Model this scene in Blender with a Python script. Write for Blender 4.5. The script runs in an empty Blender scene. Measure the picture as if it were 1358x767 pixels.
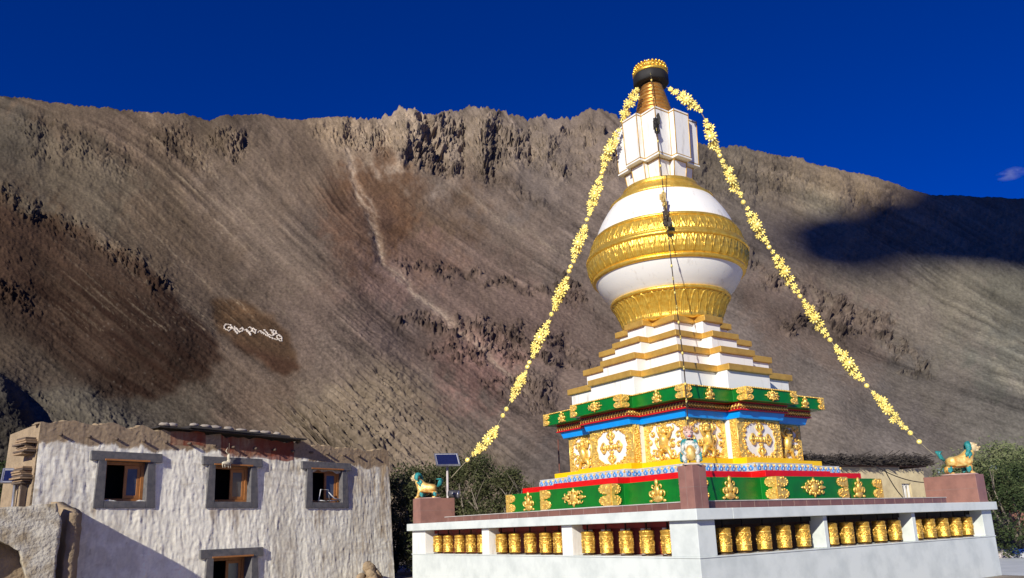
import bpy, bmesh, math, random
import numpy as np
from mathutils import Vector, Matrix, Euler
S = bpy.context.scene
COL = S.collection
rad = math.radians
# ---------------------------------------------------------------- camera
CZ = 1.6; FPX = 1030.0; PX, PY = 679.0, 452.0
ROLL = rad(2.085); PITCH = rad(13.553)
_fw = np.array([0, math.cos(PITCH), math.sin(PITCH)]); _up = np.array([0, -math.sin(PITCH), math.cos(PITCH)]); _rt = np.array([1., 0, 0])
_r = math.cos(ROLL)*_rt - math.sin(ROLL)*_up
_u = math.sin(ROLL)*_rt + math.cos(ROLL)*_up
def ray(x, y):
    return _fw + _r*(x-PX)/FPX - _u*(y-PY)/FPX
cam_d = bpy.data.cameras.new('camera'); cam = bpy.data.objects.new('camera', cam_d); COL.objects.link(cam)
cam.matrix_world = Matrix(((_r[0], _u[0], -_fw[0], 0), (_r[1], _u[1], -_fw[1], 0), (_r[2], _u[2], -_fw[2], CZ), (0, 0, 0, 1)))
cam_d.sensor_width = 36; cam_d.lens = FPX/1358*36; cam_d.shift_y = 68.5/1358; cam_d.clip_start = .1; cam_d.clip_end = 20000
S.camera = cam
# ---------------------------------------------------------------- light
SUN_B, SUN_E = rad(204.5), rad(24.5)
SUN_DIR = Vector((math.sin(SUN_B)*math.cos(SUN_E), math.cos(SUN_B)*math.cos(SUN_E), math.sin(SUN_E)))
W = bpy.data.worlds.new('World'); S.world = W; W.use_nodes = True
wn = W.node_tree; bg = wn.nodes['Background']
sky = wn.nodes.new('ShaderNodeTexSky'); sky.sky_type = 'NISHITA'; sky.sun_disc = False
sky.sun_elevation = SUN_E; sky.sun_rotation = SUN_B; sky.altitude = 3300; sky.air_density = 1.0; sky.dust_density = .0; sky.ozone_density = 6.0
hs = wn.nodes.new('ShaderNodeHueSaturation'); hs.inputs['Saturation'].default_value = 1.22; hs.inputs['Value'].default_value = 1.0
gm = wn.nodes.new('ShaderNodeGamma'); gm.inputs[1].default_value = .95
tn = wn.nodes.new('ShaderNodeVectorMath'); tn.operation = 'MULTIPLY'; tn.inputs[1].default_value = (.32, .65, 2.0); wn.links.new(sky.outputs[0], tn.inputs[0]); wn.links.new(tn.outputs[0], gm.inputs[0]); wn.links.new(gm.outputs[0], hs.inputs['Color']); wn.links.new(hs.outputs[0], bg.inputs[0])
bg.inputs[1].default_value = .05
sd = bpy.data.lights.new('sun', 'SUN'); sd.energy = 5.0; sd.angle = rad(.53); sd.color = (1, .94, .83)
sun = bpy.data.objects.new('sun', sd); COL.objects.link(sun); sun.rotation_euler = SUN_DIR.to_track_quat('Z', 'Y').to_euler()
S.view_settings.view_transform = 'Standard'; S.view_settings.look = 'None'; S.view_settings.exposure = 0.12; S.view_settings.gamma = 1.0
S.view_settings.use_curve_mapping = False
S.render.engine = 'CYCLES'
S.cycles.max_bounces = 6; S.cycles.diffuse_bounces = 3; S.cycles.glossy_bounces = 3; S.cycles.transmission_bounces = 4

# ---------------------------------------------------------------- helpers
class MB:
    def __init__(s): s.v = []; s.f = []; s.m = []; s.sm = []
    def add(s, v, f, m=0, smooth=False):
        o = len(s.v); s.v.extend([tuple(p) for p in v]); s.f.extend([tuple(i+o for i in q) for q in f]); s.m.extend([m]*len(f)); s.sm.extend([smooth]*len(f)); return s
    def box(s, x0, x1, y0, y1, z0, z1, m=0):
        v = [(x0,y0,z0),(x1,y0,z0),(x1,y1,z0),(x0,y1,z0),(x0,y0,z1),(x1,y0,z1),(x1,y1,z1),(x0,y1,z1)]
        return s.add(v, [(0,3,2,1),(4,5,6,7),(0,1,5,4),(1,2,6,5),(2,3,7,6),(3,0,4,7)], m)
    def hexa(s, b, t, m=0):
        return s.add(list(b)+list(t), [(0,3,2,1),(4,5,6,7),(0,1,5,4),(1,2,6,5),(2,3,7,6),(3,0,4,7)], m)
    def beam(s, p, q, w, h, m=0, up=(0,0,1)):
        p = Vector(p); q = Vector(q); d = (q-p).normalized(); u = Vector(up); sd_ = d.cross(u)
        if sd_.length < 1e-4: sd_ = d.cross(Vector((1,0,0)))
        sd_.normalize(); u = sd_.cross(d)
        a = [(-w/2,-h/2),(w/2,-h/2),(w/2,h/2),(-w/2,h/2)]
        return s.hexa([p+sd_*x+u*y for x,y in a], [q+sd_*x+u*y for x,y in a], m)
    def prism(s, poly, z0, z1, m=0, poly2=None):
        n = len(poly); p2 = poly2 or poly
        v = [(x,y,z0) for x,y in poly]+[(x,y,z1) for x,y in p2]
        f = [tuple(range(n-1,-1,-1)), tuple(range(n,2*n))]+[(i,(i+1)%n,n+(i+1)%n,n+i) for i in range(n)]
        return s.add(v, f, m)
    def tube(s, pts, r, n=8, m=0, smooth=True, flat=1.0, caps=True):
        pts = [Vector(p) for p in pts]; k = len(pts)
        if not hasattr(r, '__len__'): r = [r]*k
        v = []; f = []; prev = None
        for i, p in enumerate(pts):
            d = (pts[min(i+1,k-1)]-pts[max(i-1,0)])
            if d.length < 1e-9: d = Vector((0,0,1))
            d.normalize()
            a = prev if prev is not None else (Vector((0,0,1)) if abs(d.z) < .9 else Vector((1,0,0)))
            e = (a-d*a.dot(d)); 
            if e.length < 1e-5: e = d.orthogonal()
            e.normalize(); g = d.cross(e); prev = e
            for j in range(n):
                t = 2*math.pi*j/n; v.append(p+e*math.cos(t)*r[i]*flat+g*math.sin(t)*r[i])
        for i in range(k-1):
            for j in range(n):
                a = i*n+j; b = i*n+(j+1)%n; f.append((a,b,b+n,a+n))
        if caps:
            f.append(tuple(range(n-1,-1,-1))); f.append(tuple((k-1)*n+j for j in range(n)))
        return s.add(v, f, m, smooth)
    def lathe(s, prof, n=32, c=(0,0,0), m=0, smooth=True, axis=None, rf=None):
        v = []; f = []; k = len(prof)
        for i, (r, z) in enumerate(prof):
            for j in range(n):
                t = 2*math.pi*j/n; rr = r if rf is None else r+rf(i, r, z, t)
                v.append(Vector((rr*math.cos(t), rr*math.sin(t), z)))
        if axis is not None:
            q = Vector((0,0,1)).rotation_difference(Vector(axis)); v = [q@p for p in v]
        v = [p+Vector(c) for p in v]
        for i in range(k-1):
            for j in range(n):
                a = i*n+j; b = i*n+(j+1)%n; f.append((a,b,b+n,a+n))
        if prof[0][0] > 1e-6: f.append(tuple(range(n-1,-1,-1)))
        if prof[-1][0] > 1e-6: f.append(tuple((k-1)*n+j for j in range(n)))
        return s.add(v, f, m, smooth)
    def ell(s, c, r, R=None, nu=8, nv=5, m=0):
        v = [Vector((0,0,-1))]; f = []
        for i in range(1, nv):
            ph = -math.pi/2+math.pi*i/nv
            for j in range(nu):
                t = 2*math.pi*j/nu; v.append(Vector((math.cos(ph)*math.cos(t), math.cos(ph)*math.sin(t), math.sin(ph))))
        v.append(Vector((0,0,1))); N = len(v)-1
        for j in range(nu): f.append((0, 1+(j+1)%nu, 1+j)); f.append((N, 1+(nv-2)*nu+j, 1+(nv-2)*nu+(j+1)%nu))
        for i in range(nv-2):
            for j in range(nu):
                a = 1+i*nu+j; b = 1+i*nu+(j+1)%nu; f.append((a,b,b+nu,a+nu))
        out = []
        for p in v:
            p = Vector((p.x*r[0], p.y*r[1], p.z*r[2]))
            if R is not None: p = R@p
            out.append(p+Vector(c))
        return s.add(out, f, m, True)
    def grid(s, nx, ny, fn, m=0, smooth=True):
        v = [fn(i/nx, j/ny) for j in range(ny+1) for i in range(nx+1)]
        f = [(j*(nx+1)+i, j*(nx+1)+i+1, (j+1)*(nx+1)+i+1, (j+1)*(nx+1)+i) for j in range(ny) for i in range(nx)]
        return s.add(v, f, m, smooth)
    def mesh(s, name, mats):
        me = bpy.data.meshes.new(name); me.from_pydata(s.v, [], s.f); 
        for q in (mats if isinstance(mats, (list, tuple)) else [mats]): me.materials.append(q)
        me.polygons.foreach_set('material_index', s.m); me.polygons.foreach_set('use_smooth', s.sm); me.update(); return me
    def build(s, name, mats, parent=None, bevel=0, loc=None, rz=None):
        o = bpy.data.objects.new(name, s.mesh(name, mats)); COL.objects.link(o)
        if parent: o.parent = parent
        if loc: o.location = loc
        if rz is not None: o.rotation_euler = (0,0,rz)
        if bevel:
            b = o.modifiers.new('bevel', 'BEVEL'); b.width = bevel; b.segments = 2; b.limit_method = 'ANGLE'; b.angle_limit = rad(40)
        return o
def tag(o, label=None, cat=None, group=None, kind=None):
    if label: o['label'] = label
    if cat: o['category'] = cat
    if group: o['group'] = group
    if kind: o['kind'] = kind
    return o
def empty(name, loc=(0,0,0), rz=0):
    o = bpy.data.objects.new(name, None); COL.objects.link(o); o.location = loc; o.rotation_euler = (0,0,rz); o.empty_display_size = .1; return o
def copy_tree(o, parent=None):
    c = o.copy(); COL.objects.link(c); c.parent = parent
    for ch in [k for k in bpy.data.objects if k.parent == o]: copy_tree(ch, c)
    return c

# ---------------------------------------------------------------- materials
def lin(r, g, b):
    f = lambda c: (c/255/12.92) if c/255 <= .04045 else ((c/255+.055)/1.055)**2.4
    return (f(r), f(g), f(b), 1)
def mat(name, col, rough=.6, metal=0, var=.12, scale=6, bump=0, bscale=40, col2=None, spec=.5, obj_co=True, detail=5, thr=None, bdist=.01, stretch=None):
    m = bpy.data.materials.new(name); m.use_nodes = True; nt = m.node_tree; b = nt.nodes['Principled BSDF']
    b.inputs['Roughness'].default_value = rough; b.inputs['Metallic'].default_value = metal; b.inputs['Specular IOR Level'].default_value = spec
    if len(col) == 3: col = (*col, 1)
    tc = nt.nodes.new('ShaderNodeTexCoord'); co = tc.outputs['Object']
    n1 = nt.nodes.new('ShaderNodeTexNoise'); n1.inputs['Scale'].default_value = scale; n1.inputs['Detail'].default_value = detail; n1.inputs['Roughness'].default_value = .6
    nt.links.new(co, n1.inputs['Vector'])
    if stretch:
        mp_ = nt.nodes.new('ShaderNodeMapping'); mp_.inputs['Scale'].default_value = stretch; nt.links.new(co, mp_.inputs[0]); nt.links.new(mp_.outputs[0], n1.inputs['Vector'])
    cr = nt.nodes.new('ShaderNodeValToRGB'); e = cr.color_ramp.elements
    c2 = col2 if col2 else tuple(c*(1-var*2) for c in col[:3])+(1,)
    if len(c2) == 3: c2 = (*c2, 1)
    lo, hi = thr or (.3, .6)
    e[0].position = lo; e[0].color = c2; e[1].position = hi; e[1].color = col
    nt.links.new(n1.outputs['Fac'], cr.inputs[0]); nt.links.new(cr.outputs[0], b.inputs['Base Color'])
    if bump:
        n2 = nt.nodes.new('ShaderNodeTexNoise'); n2.inputs['Scale'].default_value = bscale; n2.inputs['Detail'].default_value = 6
        nt.links.new(co, n2.inputs['Vector'])
        bp = nt.nodes.new('ShaderNodeBump'); bp.inputs['Strength'].default_value = bump; bp.inputs['Distance'].default_value = bdist
        nt.links.new(n2.outputs['Fac'], bp.inputs['Height']); nt.links.new(bp.outputs[0], b.inputs['Normal'])
    return m
# ---------------------------------------------------------------- mountain (heightfield seen as bearing x elevation grid)
rng = np.random.default_rng(11)
X0, X1, Y0, Y1 = -260, 1640, 90, 730          # extent in design units
GW, GH = X1-X0, Y1-Y0
def blur(a, s):
    if s <= .3: return a
    k = int(3*s)+1; x = np.arange(-k, k+1); w = np.exp(-x*x/(2*s*s)); w /= w.sum()
    a = np.pad(a, ((k,k),(k,k)), mode='edge')
    n = a.shape[1]; L = 1
    while L < max(a.shape)+2*k+1: L *= 2
    wf = np.fft.rfft(w, L)
    a = np.fft.irfft(np.fft.rfft(a, L, axis=1)*wf[None, :], L, axis=1)[:, 2*k:2*k+n-2*k]
    m = a.shape[0]
    a = np.fft.irfft(np.fft.rfft(a, L, axis=0)*wf[:, None], L, axis=0)[2*k:m, :]
    return a
def fbm(beta=1.0, lo=2, hi=400, ax=1, ay=1, seed=0):
    r = np.random.default_rng(seed); n = r.standard_normal((GH, GW))
    fy = np.fft.fftfreq(GH)[:, None]*ay; fx = np.fft.rfftfreq(GW)[None, :]*ax
    f = np.sqrt(fx*fx+fy*fy); f[0, 0] = 1
    w = f**(-beta); w *= (f > 1/hi)*np.exp(-(f*lo)**2)
    o = np.fft.irfft2(np.fft.rfft2(n)*w, s=(GH, GW)); o -= o.mean(); return o/o.std()
yy, xx = np.mgrid[Y0:Y1, X0:X1].astype(float)
def poly(pts, soft=6, wob=0, seed=1):
    px = xx; py = yy
    if wob:
        px = xx+wob*fbm(1.2, 3, 120, seed=seed); py = yy+wob*fbm(1.2, 3, 120, seed=seed+50)
    ins = np.zeros(xx.shape, bool); n = len(pts)
    for i in range(n):
        ax_, ay_ = pts[i]; bx_, by_ = pts[(i+1) % n]
        if ay_ == by_: continue
        c = ((ay_ > py) != (by_ > py)) & (px < (bx_-ax_)*(py-ay_)/(by_-ay_)+ax_)
        ins ^= c
    return np.clip(blur(ins.astype(float), soft), 0, 1)
def line(pts, w=3, soft=2, wob=0, seed=3):
    px = xx; py = yy
    if wob: px = xx+wob*fbm(1.2, 3, 80, seed=seed); py = yy+wob*fbm(1.2, 3, 80, seed=seed+50)
    d = np.full(xx.shape, 1e9)
    for (ax_, ay_), (bx_, by_) in zip(pts[:-1], pts[1:]):
        dx, dy = bx_-ax_, by_-ay_; t = np.clip(((px-ax_)*dx+(py-ay_)*dy)/(dx*dx+dy*dy), 0, 1)
        d = np.minimum(d, np.hypot(px-ax_-t*dx, py-ay_-t*dy))
    return 1/(1+np.exp((d-w)/soft*1.5))
# fall-line direction (slope dy/dx) control points -> streaks
FL = [(-200,300,.75),(0,250,.7),(0,400,.85),(100,480,.85),(60,180,.35),(200,330,1.0),(250,450,.85),(150,560,.35),(330,250,1.0),(400,350,.9),(300,520,.8),(450,500,.9),(470,230,2.2),
      (430,600,1.0),(500,600,.9),(520,300,.6),(560,230,.75),(620,300,.62),(700,360,.6),(640,450,.8),(600,560,.8),(700,560,.75),(760,300,.6),(650,200,1.5),(550,180,3),
      (720,200,1.2),(930,260,.6),(1000,300,.5),(1050,420,.42),(1150,480,.38),(1000,560,.45),(1150,560,.3),(1250,430,.45),(1340,540,.3),(1340,400,.6),(1230,360,.75),(1150,330,.6),(1050,240,.4),(1200,290,.5),(1500,450,.5),(1500,300,.5),(850,450,.7),(850,300,.7)]
ang = np.zeros(xx.shape); wt = np.zeros(xx.shape)
for x, y, m in FL:
    w = 1/((xx-x)**2+(yy-y)**2+1500.)**1.7; ang += w*math.atan(m); wt += w
ang = ang/wt; FX = np.cos(ang); FY = np.sin(ang)
def lic(n, L, step=1.5):
    acc = n.copy(); c = np.ones(n.shape)
    for sg in (1, -1):
        px = xx-X0; py = yy-Y0
        for i in range(L):
            ix = np.clip(px, 0, GW-1).astype(int); iy = np.clip(py, 0, GH-1).astype(int)
            px = px+sg*step*FX[iy, ix]; py = py+sg*step*FY[iy, ix]
            ix = np.clip(px+.5, 0, GW-1).astype(int); iy = np.clip(py+.5, 0, GH-1).astype(int)
            acc = acc+n[iy, ix]; c += 1
    a = acc/c; a -= a.mean(); return a/a.std()
st_f = lic(fbm(.0, 1.6, 60, seed=5), 30)
st_m = lic(fbm(.4, 4, 90, seed=6), 45, 2)
st_l = lic(fbm(.8, 12, 260, seed=7), 60, 3)
fb_s = fbm(.9, 1.5, 40, seed=8); fb_m = fbm(1.2, 2, 120, seed=9); fb_l = fbm(1.6, 6, 500, seed=10)
grain = fbm(.1, 1.2, 10, seed=12); rid = 1-np.abs(fbm(1.3, 1.6, 70, seed=13)); rid2 = 1-np.abs(fbm(1.3, 1.6, 45, ax=1.6, ay=.7, seed=14))
# --- skyline
SK = np.array([(-400,112),(-100,120),(0,127),(30,129),(60,135),(130,142),(200,150),(240,150),(262,155),(276,160),(296,154),(325,151),(350,151),(375,158),(400,158),(440,155),(470,155),(492,158),(515,151),(530,146),(545,143),(555,148),(562,155),(580,150),(600,145),(625,143),(650,143),(668,146),(682,152),(697,161),(710,156),(722,153),(735,158),(750,158),(765,153),(778,146),(790,143),(803,147),(815,153),(860,165),(900,178),(930,190),(955,195),(975,194),(992,196),(1005,200),(1030,207),(1060,210),(1090,220),(1120,228),(1150,232),(1175,240),(1200,250),(1232,258),(1300,261),(1358,263),(1500,270),(1700,285)], float)
# --- feature masks
crag = np.clip(poly([(450,190),(470,160),(545,138),(640,138),(810,138),(830,235),(760,232),(700,215),(650,225),(600,215),(560,215),(520,205),(480,195)], 7, 8, 20), 0, 1)
crag *= np.clip(np.clip(.45+.75*fbm(1.3, 6, 160, seed=150), .12, 1)+np.exp(-((xx-535)/75)**4), 0, 1)
crag_b = poly([(915,190),(1000,195),(1120,225),(1230,258),(1150,285),(1050,270),(960,262),(915,250)], 9, 8, 24)*.45
crag_l = poly([(265,190),(300,170),(330,180),(325,205),(290,208)], 4, 5, 30)+poly([(180,155),(240,158),(270,205),(300,240),(250,225),(200,190)], 5, 6, 31)*.6+poly([(0,150),(70,150),(180,200),(250,240),(180,240),(60,215),(0,200)], 12, 8, 33)*.22
crag_l = np.clip(crag_l+poly([(405,160),(450,155),(480,190),(440,192),(400,180)], 6, 6, 34)*.7, 0, 1)
bands = np.clip(line([(540,424),(590,434),(625,438),(660,433),(690,445),(720,452),(760,462)], 4, 3, 7, 40)+line([(560,467),(600,464),(640,470),(700,466),(740,480),(790,486)], 4, 3, 7, 42)+line([(640,512),(680,508),(720,520)], 3, 2.5, 6, 44)+line([(530,352),(600,362),(640,375),(700,382),(760,385),(770,400)], 3.5, 3, 7, 46)
        +line([(1040,432),(1090,424),(1150,445),(1200,470),(1230,490)], 5, 4, 7, 48)+line([(960,350),(1010,355),(1050,385),(1110,400)], 4, 4, 7, 49)+line([(1090,405),(1150,425),(1180,440)], 3, 3, 6, 47), 0, 1)
rub = np.clip(poly([(690,500),(735,495),(745,560),(720,560),(700,535)], 6, 6, 52)+poly([(630,430),(700,440),(690,465),(640,460)], 6, 5, 53)+poly([(560,215),(640,215),(760,290),(700,265),(620,235)], 4, 4, 54)*.8+poly([(500,205),(520,195),(610,220),(600,235)], 4, 4, 56), 0, 1)
spur = poly([(-300,300),(-60,262),(0,270),(35,282),(100,300),(140,322),(180,345),(218,380),(255,420),(280,455),(292,480),(265,505),(215,520),(150,535),(60,470),(0,430),(-300,420)], 3, 4, 60)
spur_s = poly([(-300,300),(0,270),(35,282),(140,322),(218,380),(292,480),(215,525),(60,520),(-300,480)], 26)
spur_edge = np.clip(line([(30,280),(70,290),(110,310),(150,335),(190,358),(220,382)], 9, 4, 6, 62)+line([(-10,255),(15,262)], 8, 4, 5, 63)+line([(0,385),(30,395)], 12, 6, 6, 64)*.7, 0, 1)
patch = poly([(280,398),(320,400),(350,415),(375,435),(392,458),(395,485),(380,496),(355,490),(325,468),(300,445),(284,425)], 2.5, 2, 66)
rav = line([(462,200),(470,225),(472,250),(480,270),(492,295),(500,320),(508,345)], 6, 3, 3, 70)
gul = np.clip(line([(462,200),(470,225),(472,250),(480,270),(492,295),(500,320),(510,348),(540,380),(590,420),(625,450),(660,485),(700,515)], 2.8, 3, 2, 72)+.6*line([(480,250),(492,275),(500,310),(506,345)], 2, 1.5, 3, 74), 0, 1)
bad = poly([(350,545),(400,540),(430,545),(470,500),(510,480),(545,505),(600,560),(680,620),(700,700),(500,700),(520,640),(480,600),(400,590)], 12, 8, 76)
bad2 = poly([(385,575),(400,545),(440,545),(500,580),(540,640),(480,640),(420,600)], 8, 4, 78)
gmound = poly([(-260,500),(0,495),(40,520),(90,510),(150,530),(190,562),(200,600),(100,640),(-260,640)], 4, 3, 80)
nearhill = poly([(-260,470),(0,500),(30,540),(55,575),(60,640),(-260,640)], 3, 3, 82)
spine = line([(560,228),(620,262),(680,300),(760,345)], 2.5, 2, 3, 84)
wash = np.clip(line([(1300,445),(1330,455),(1400,470)], 3, 3, 3, 86)+poly([(1312,468),(1330,480),(1350,500),(1400,520),(1400,540),(1345,520),(1325,500)], 4, 4, 88)*.8+poly([(1205,345),(1240,345),(1300,390),(1358,430),(1320,425),(1260,385)], 9, 5, 89)*.6, 0, 1)
pale = poly([(1045,255),(1090,250),(1130,280),(1110,300),(1070,290)], 10, 6, 90)
shoulder = poly([(930,300),(1045,395),(1110,440),(1180,478),(1240,500),(1700,640),(1700,760),(600,760),(760,500),(850,400)], 7, 5, 92)
# --- base surface: plane-like slope, nearest bearing -15 deg
d0, tA, thn = 160.0, .93, rad(-15)
def smooth(a): return blur(a, 1.0)
D = np.zeros(xx.shape)      # relief: positive = towards the viewer (metres along the line of sight per 100 m of range)
rough_m = np.clip(1-.75*blur(shoulder, 20), .3, 1)
def facets(cw, ch, seed, wob=.35, shear=0.0):
    """angular rock: every cell of a jittered lattice is one tilted plane"""
    r = np.random.default_rng(seed); nx_, ny_ = int(GW/cw)+6, int(GH/ch)+6
    jx, jy = r.random((ny_, nx_)), r.random((ny_, nx_)); gx, gy, g0 = (r.standard_normal((ny_, nx_)) for _ in range(3))
    u = (xx-X0+shear*(yy-Y0)+cw*wob*fbm(1.1, 1.5, 60, seed=seed+1))/cw+2; v = (yy-Y0+ch*wob*fbm(1.1, 1.5, 60, seed=seed+2))/ch+2
    u = np.clip(u, 1.01, nx_-2.01); v = np.clip(v, 1.01, ny_-2.01); iu = u.astype(int); iv = v.astype(int); best = np.full(u.shape, 9e9); h = np.zeros(u.shape)
    for dy in (-1, 0, 1):
        for dx in (-1, 0, 1):
            a_, b_ = iv+dy, iu+dx; ex = u-b_-jx[a_, b_]; ey = v-a_-jy[a_, b_]; d = ex*ex+ey*ey; k = d < best
            best = np.where(k, d, best); h = np.where(k, gx[a_, b_]*ex*1.3+gy[a_, b_]*ey*.8+g0[a_, b_]*.45, h)
    return h
reg = np.clip(.42+.42*fbm(1.4, 10, 300, seed=130), .06, 1.4)      # where rills are cut deeper or fade out
cg = np.clip(crag+crag_b+crag_l*1.0, 0, 1)
F1 = facets(54, 42, 200, .5, .3); F2 = facets(23, 19, 210, .5, -.2); F3 = facets(9, 8, 220, .4); F4 = facets(4, 5, 230, .4); FB = facets(22, 9, 240, .5)
# large forms, along the line of sight
D += 2.0*blur(fb_l, 22)
D += 2.6*blur(line([(547,140),(541,170),(536,205)], 13, 4, 5, 94), 2)-2.2*blur(line([(563,150),(570,180),(584,212)], 8, 3, 3, 95), 1)+1.2*blur(line([(478,165),(500,200)], 8, 4, 4, 96), 2)
D += 4.2*spur_s*np.clip((540-yy)/170, 0, 1)-.9*blur(rav, 2)+2.2*blur(gmound, 8)+5.5*blur(nearhill, 4)+2.2*blur(shoulder, 5)-.3*blur(patch, 3)+1.2*blur(bad, 10)*np.clip((640-yy)/100, 0, 1)
SG = 1-.85*np.clip(cg*1.3, 0, 1)*np.clip(.75+.5*F2, .1, 1.15)-.9*np.clip(bands*1.4, 0, 1)*np.clip(.8+.4*F2, 0, 1)-.6*rub-.85*np.clip(spur_edge*1.2, 0, 1)+.25*np.clip(blur(bands, 9), 0, 1)
SG = np.clip(blur(SG, .8), .06, 1.4)
# surface relief, along the normal (metres at 500 m)
lr = 1-np.abs(lic(fbm(.5, 5, 60, seed=15), 40, 1.5)); lr2 = 1-np.abs(lic(fbm(.3, 2.5, 40, seed=16), 30, 1.5))
N_ = reg*(.20*st_m*(.5+.5*rough_m)+.08*st_f)+.26*st_l*reg+.24*fb_m+.07*fb_s+.04*grain+.06*F4*(.4+.6*reg)
N_ += cg*(3.0*F1+1.5*F2+.6*F3+.25*F4)+4.0*cg*blur(line([(547,145),(541,170),(536,205)], 10, 3, 4, 94), .8)-5*blur(line([(563,156),(570,180),(584,210)], 6, 2.5, 3, 95), .8)
N_ += bands*(3.2*FB+1.9*F3+1.2)+rub*(2.2*F2+1.3*F3+.4*F4)+.6*bands*F2
N_ += spur_edge*(1.8*F2+1.1*F3+.5)+.35*spur*F3+.5*gmound*F3+.4*spine-1.8*gul*.5
N_ += bad*(2.6*lr+1.0*lr2)+bad2*(2.2*lr+.4*F3)
sho = np.clip(blur(shoulder, 10), 0, 1)
N_ *= 1-.68*sho*(1-np.clip(bands*2, 0, 1))
hz = 727-.0364*(xx+50)
D *= np.clip((hz-8-yy)/60, 0, 1); N_ *= np.clip((hz-4-yy)/40, 0, 1)
# ---- rock colours (sRGB), left side also darkened for light falloff
CP = [(-150,200,100,84,66),(20,170,84,76,64),(60,140,104,88,70),(60,240,104,92,74),(40,300,84,66,48),(180,160,110,92,74),(140,250,106,94,76),(230,200,98,82,66),(300,180,100,85,68),(210,300,98,82,64),(330,190,124,106,88),(400,200,116,98,80),(330,260,118,102,86),(280,330,100,84,68),(380,330,112,97,83),(300,400,92,78,65),(420,420,108,92,80),(350,540,98,82,68),(200,560,88,80,68),(250,600,80,70,58),
      (440,480,104,90,78),(400,560,112,98,82),(480,560,118,104,86),(560,560,112,98,86),(440,170,142,122,98),(530,180,170,150,126),(600,180,160,142,122),(660,180,156,138,118),(720,190,142,126,110),(780,170,132,116,100),(790,220,132,116,102),
      (500,240,108,80,56),(530,290,112,80,54),(490,300,102,76,58),(580,290,110,90,70),(560,340,124,98,82),(520,370,124,100,88),(640,370,122,102,88),(600,400,118,98,86),(540,420,110,94,84),(640,490,132,102,90),(700,400,118,98,86),(680,300,118,102,88),(760,330,116,102,90),(700,250,112,100,90),(700,540,118,102,90),(640,580,104,92,82),(700,620,102,92,84),
      (900,300,118,106,94),(960,220,108,98,84),(980,260,110,100,88),(1040,230,128,114,96),(1100,245,140,122,98),(1180,255,136,118,96),(980,340,118,106,94),(960,450,122,110,100),(1050,420,124,106,92),(1120,440,122,106,92),(1150,360,116,106,90),(1250,370,124,116,98),(1340,380,112,108,92),(1200,430,120,110,96),(1100,520,118,108,98),(1250,500,118,110,98),(1340,480,104,102,90),(1300,560,114,108,98),(1200,570,112,104,96),(1340,600,108,104,94),(1500,450,112,106,92)]
C = np.zeros(xx.shape+(3,)); wt = np.zeros(xx.shape)
wx = xx+14*fbm(1.3, 3, 200, seed=16); wy = yy+14*fbm(1.3, 3, 200, seed=17)
for x, y, r, g, b in CP:
    w = 1/((wx-x)**2+(wy-y)**2+350.)**1.9; C += w[..., None]*np.array(lin(r, g, b)[:3]); wt += w
C /= wt[..., None]
def mixc(C, m, rgb, k=1.0):
    c = np.array(lin(*rgb)[:3]); m = np.clip(m*k, 0, 1)[..., None]; return C*(1-m)+c*m
C = mixc(C, spur, (66,45,32), .7)
C = mixc(C, spur*np.clip(.5+.5*st_m, 0, 1)*np.clip((yy-330)/60, 0, 1), (44,28,19), .95)
C = mixc(C, poly([(150,400),(230,400),(285,460),(285,490),(230,515),(160,500)], 12), (42,27,19), .55)
C = mixc(C, poly([(-260,400),(0,400),(120,500),(160,540),(0,500),(-260,500)], 14), (62,52,42), .6)
gr2 = fbm(.2, 1.0, 14, seed=140); C *= (1+.16*np.clip(gr2, -2, 3)*poly([(180,520),(300,470),(420,400),(500,430),(480,540),(420,600),(200,600)], 22))[..., None]
C = mixc(C, gmound, (92,86,74), .8); C = mixc(C, nearhill, (60,56,50), .6)
C = mixc(C, patch, (80,58,36), .85); C = mixc(C, patch*np.clip((yy-455+(xx-340)*-.3)/14, 0, 1), (66,44,32), .8)
C = mixc(C, line([(300,420),(325,412),(360,420)], 4, 3), (120,90,60), .4)
C = mixc(C, gul*np.clip(.6+.6*st_f, .2, 1), (176,156,132), .95)
C = mixc(C, spine*np.clip(.5+.5*st_f, 0, 1), (150,134,112), .5)
C = mixc(C, wash, (150,142,120), .6); C = mixc(C, pale, (146,142,122), .55)
C = mixc(C, poly([(1330,480),(1400,470),(1400,500)], 6), (150,142,120), .3)
C = mixc(C, bad, (138,122,100), .5)
C = mixc(C, bands*.8+rub*.5, (86,72,64), .7)
orange = poly([(500,230),(545,225),(570,260),(560,300),(500,320)], 16, 10, 97)
C = mixc(C, np.clip(st_f-1.1, 0, 1)*np.clip(1-np.abs(xx-260)/260, 0, 1)*(yy < 440), (150,134,108), .5)
C = mixc(C, orange, (112,88,64), .22)
C = mixc(C, np.clip(bands+rub*.8, 0, 1)*(F3 > .5), (34,27,24), .75)  # dark spots put ledge shade into the rock colour
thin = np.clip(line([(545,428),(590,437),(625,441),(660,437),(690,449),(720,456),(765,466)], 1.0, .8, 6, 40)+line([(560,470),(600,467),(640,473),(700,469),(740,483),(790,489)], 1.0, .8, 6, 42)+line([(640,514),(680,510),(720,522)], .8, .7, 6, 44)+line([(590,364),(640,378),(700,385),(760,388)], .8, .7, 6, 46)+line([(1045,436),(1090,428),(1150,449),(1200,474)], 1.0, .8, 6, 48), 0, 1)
C = mixc(C, thin*np.clip(.5+.8*F2+.5*F3, 0, 1), (34,27,24), .8)  # shadow of the rock ledges painted as thin dark lines
C = mixc(C, cg*np.clip(F2+F3*.6-.6, 0, 1), (70,58,50), .5); C = mixc(C, cg*np.clip(-F2-F1*.6-.6, 0, 1), (178,156,130), .4)
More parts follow.
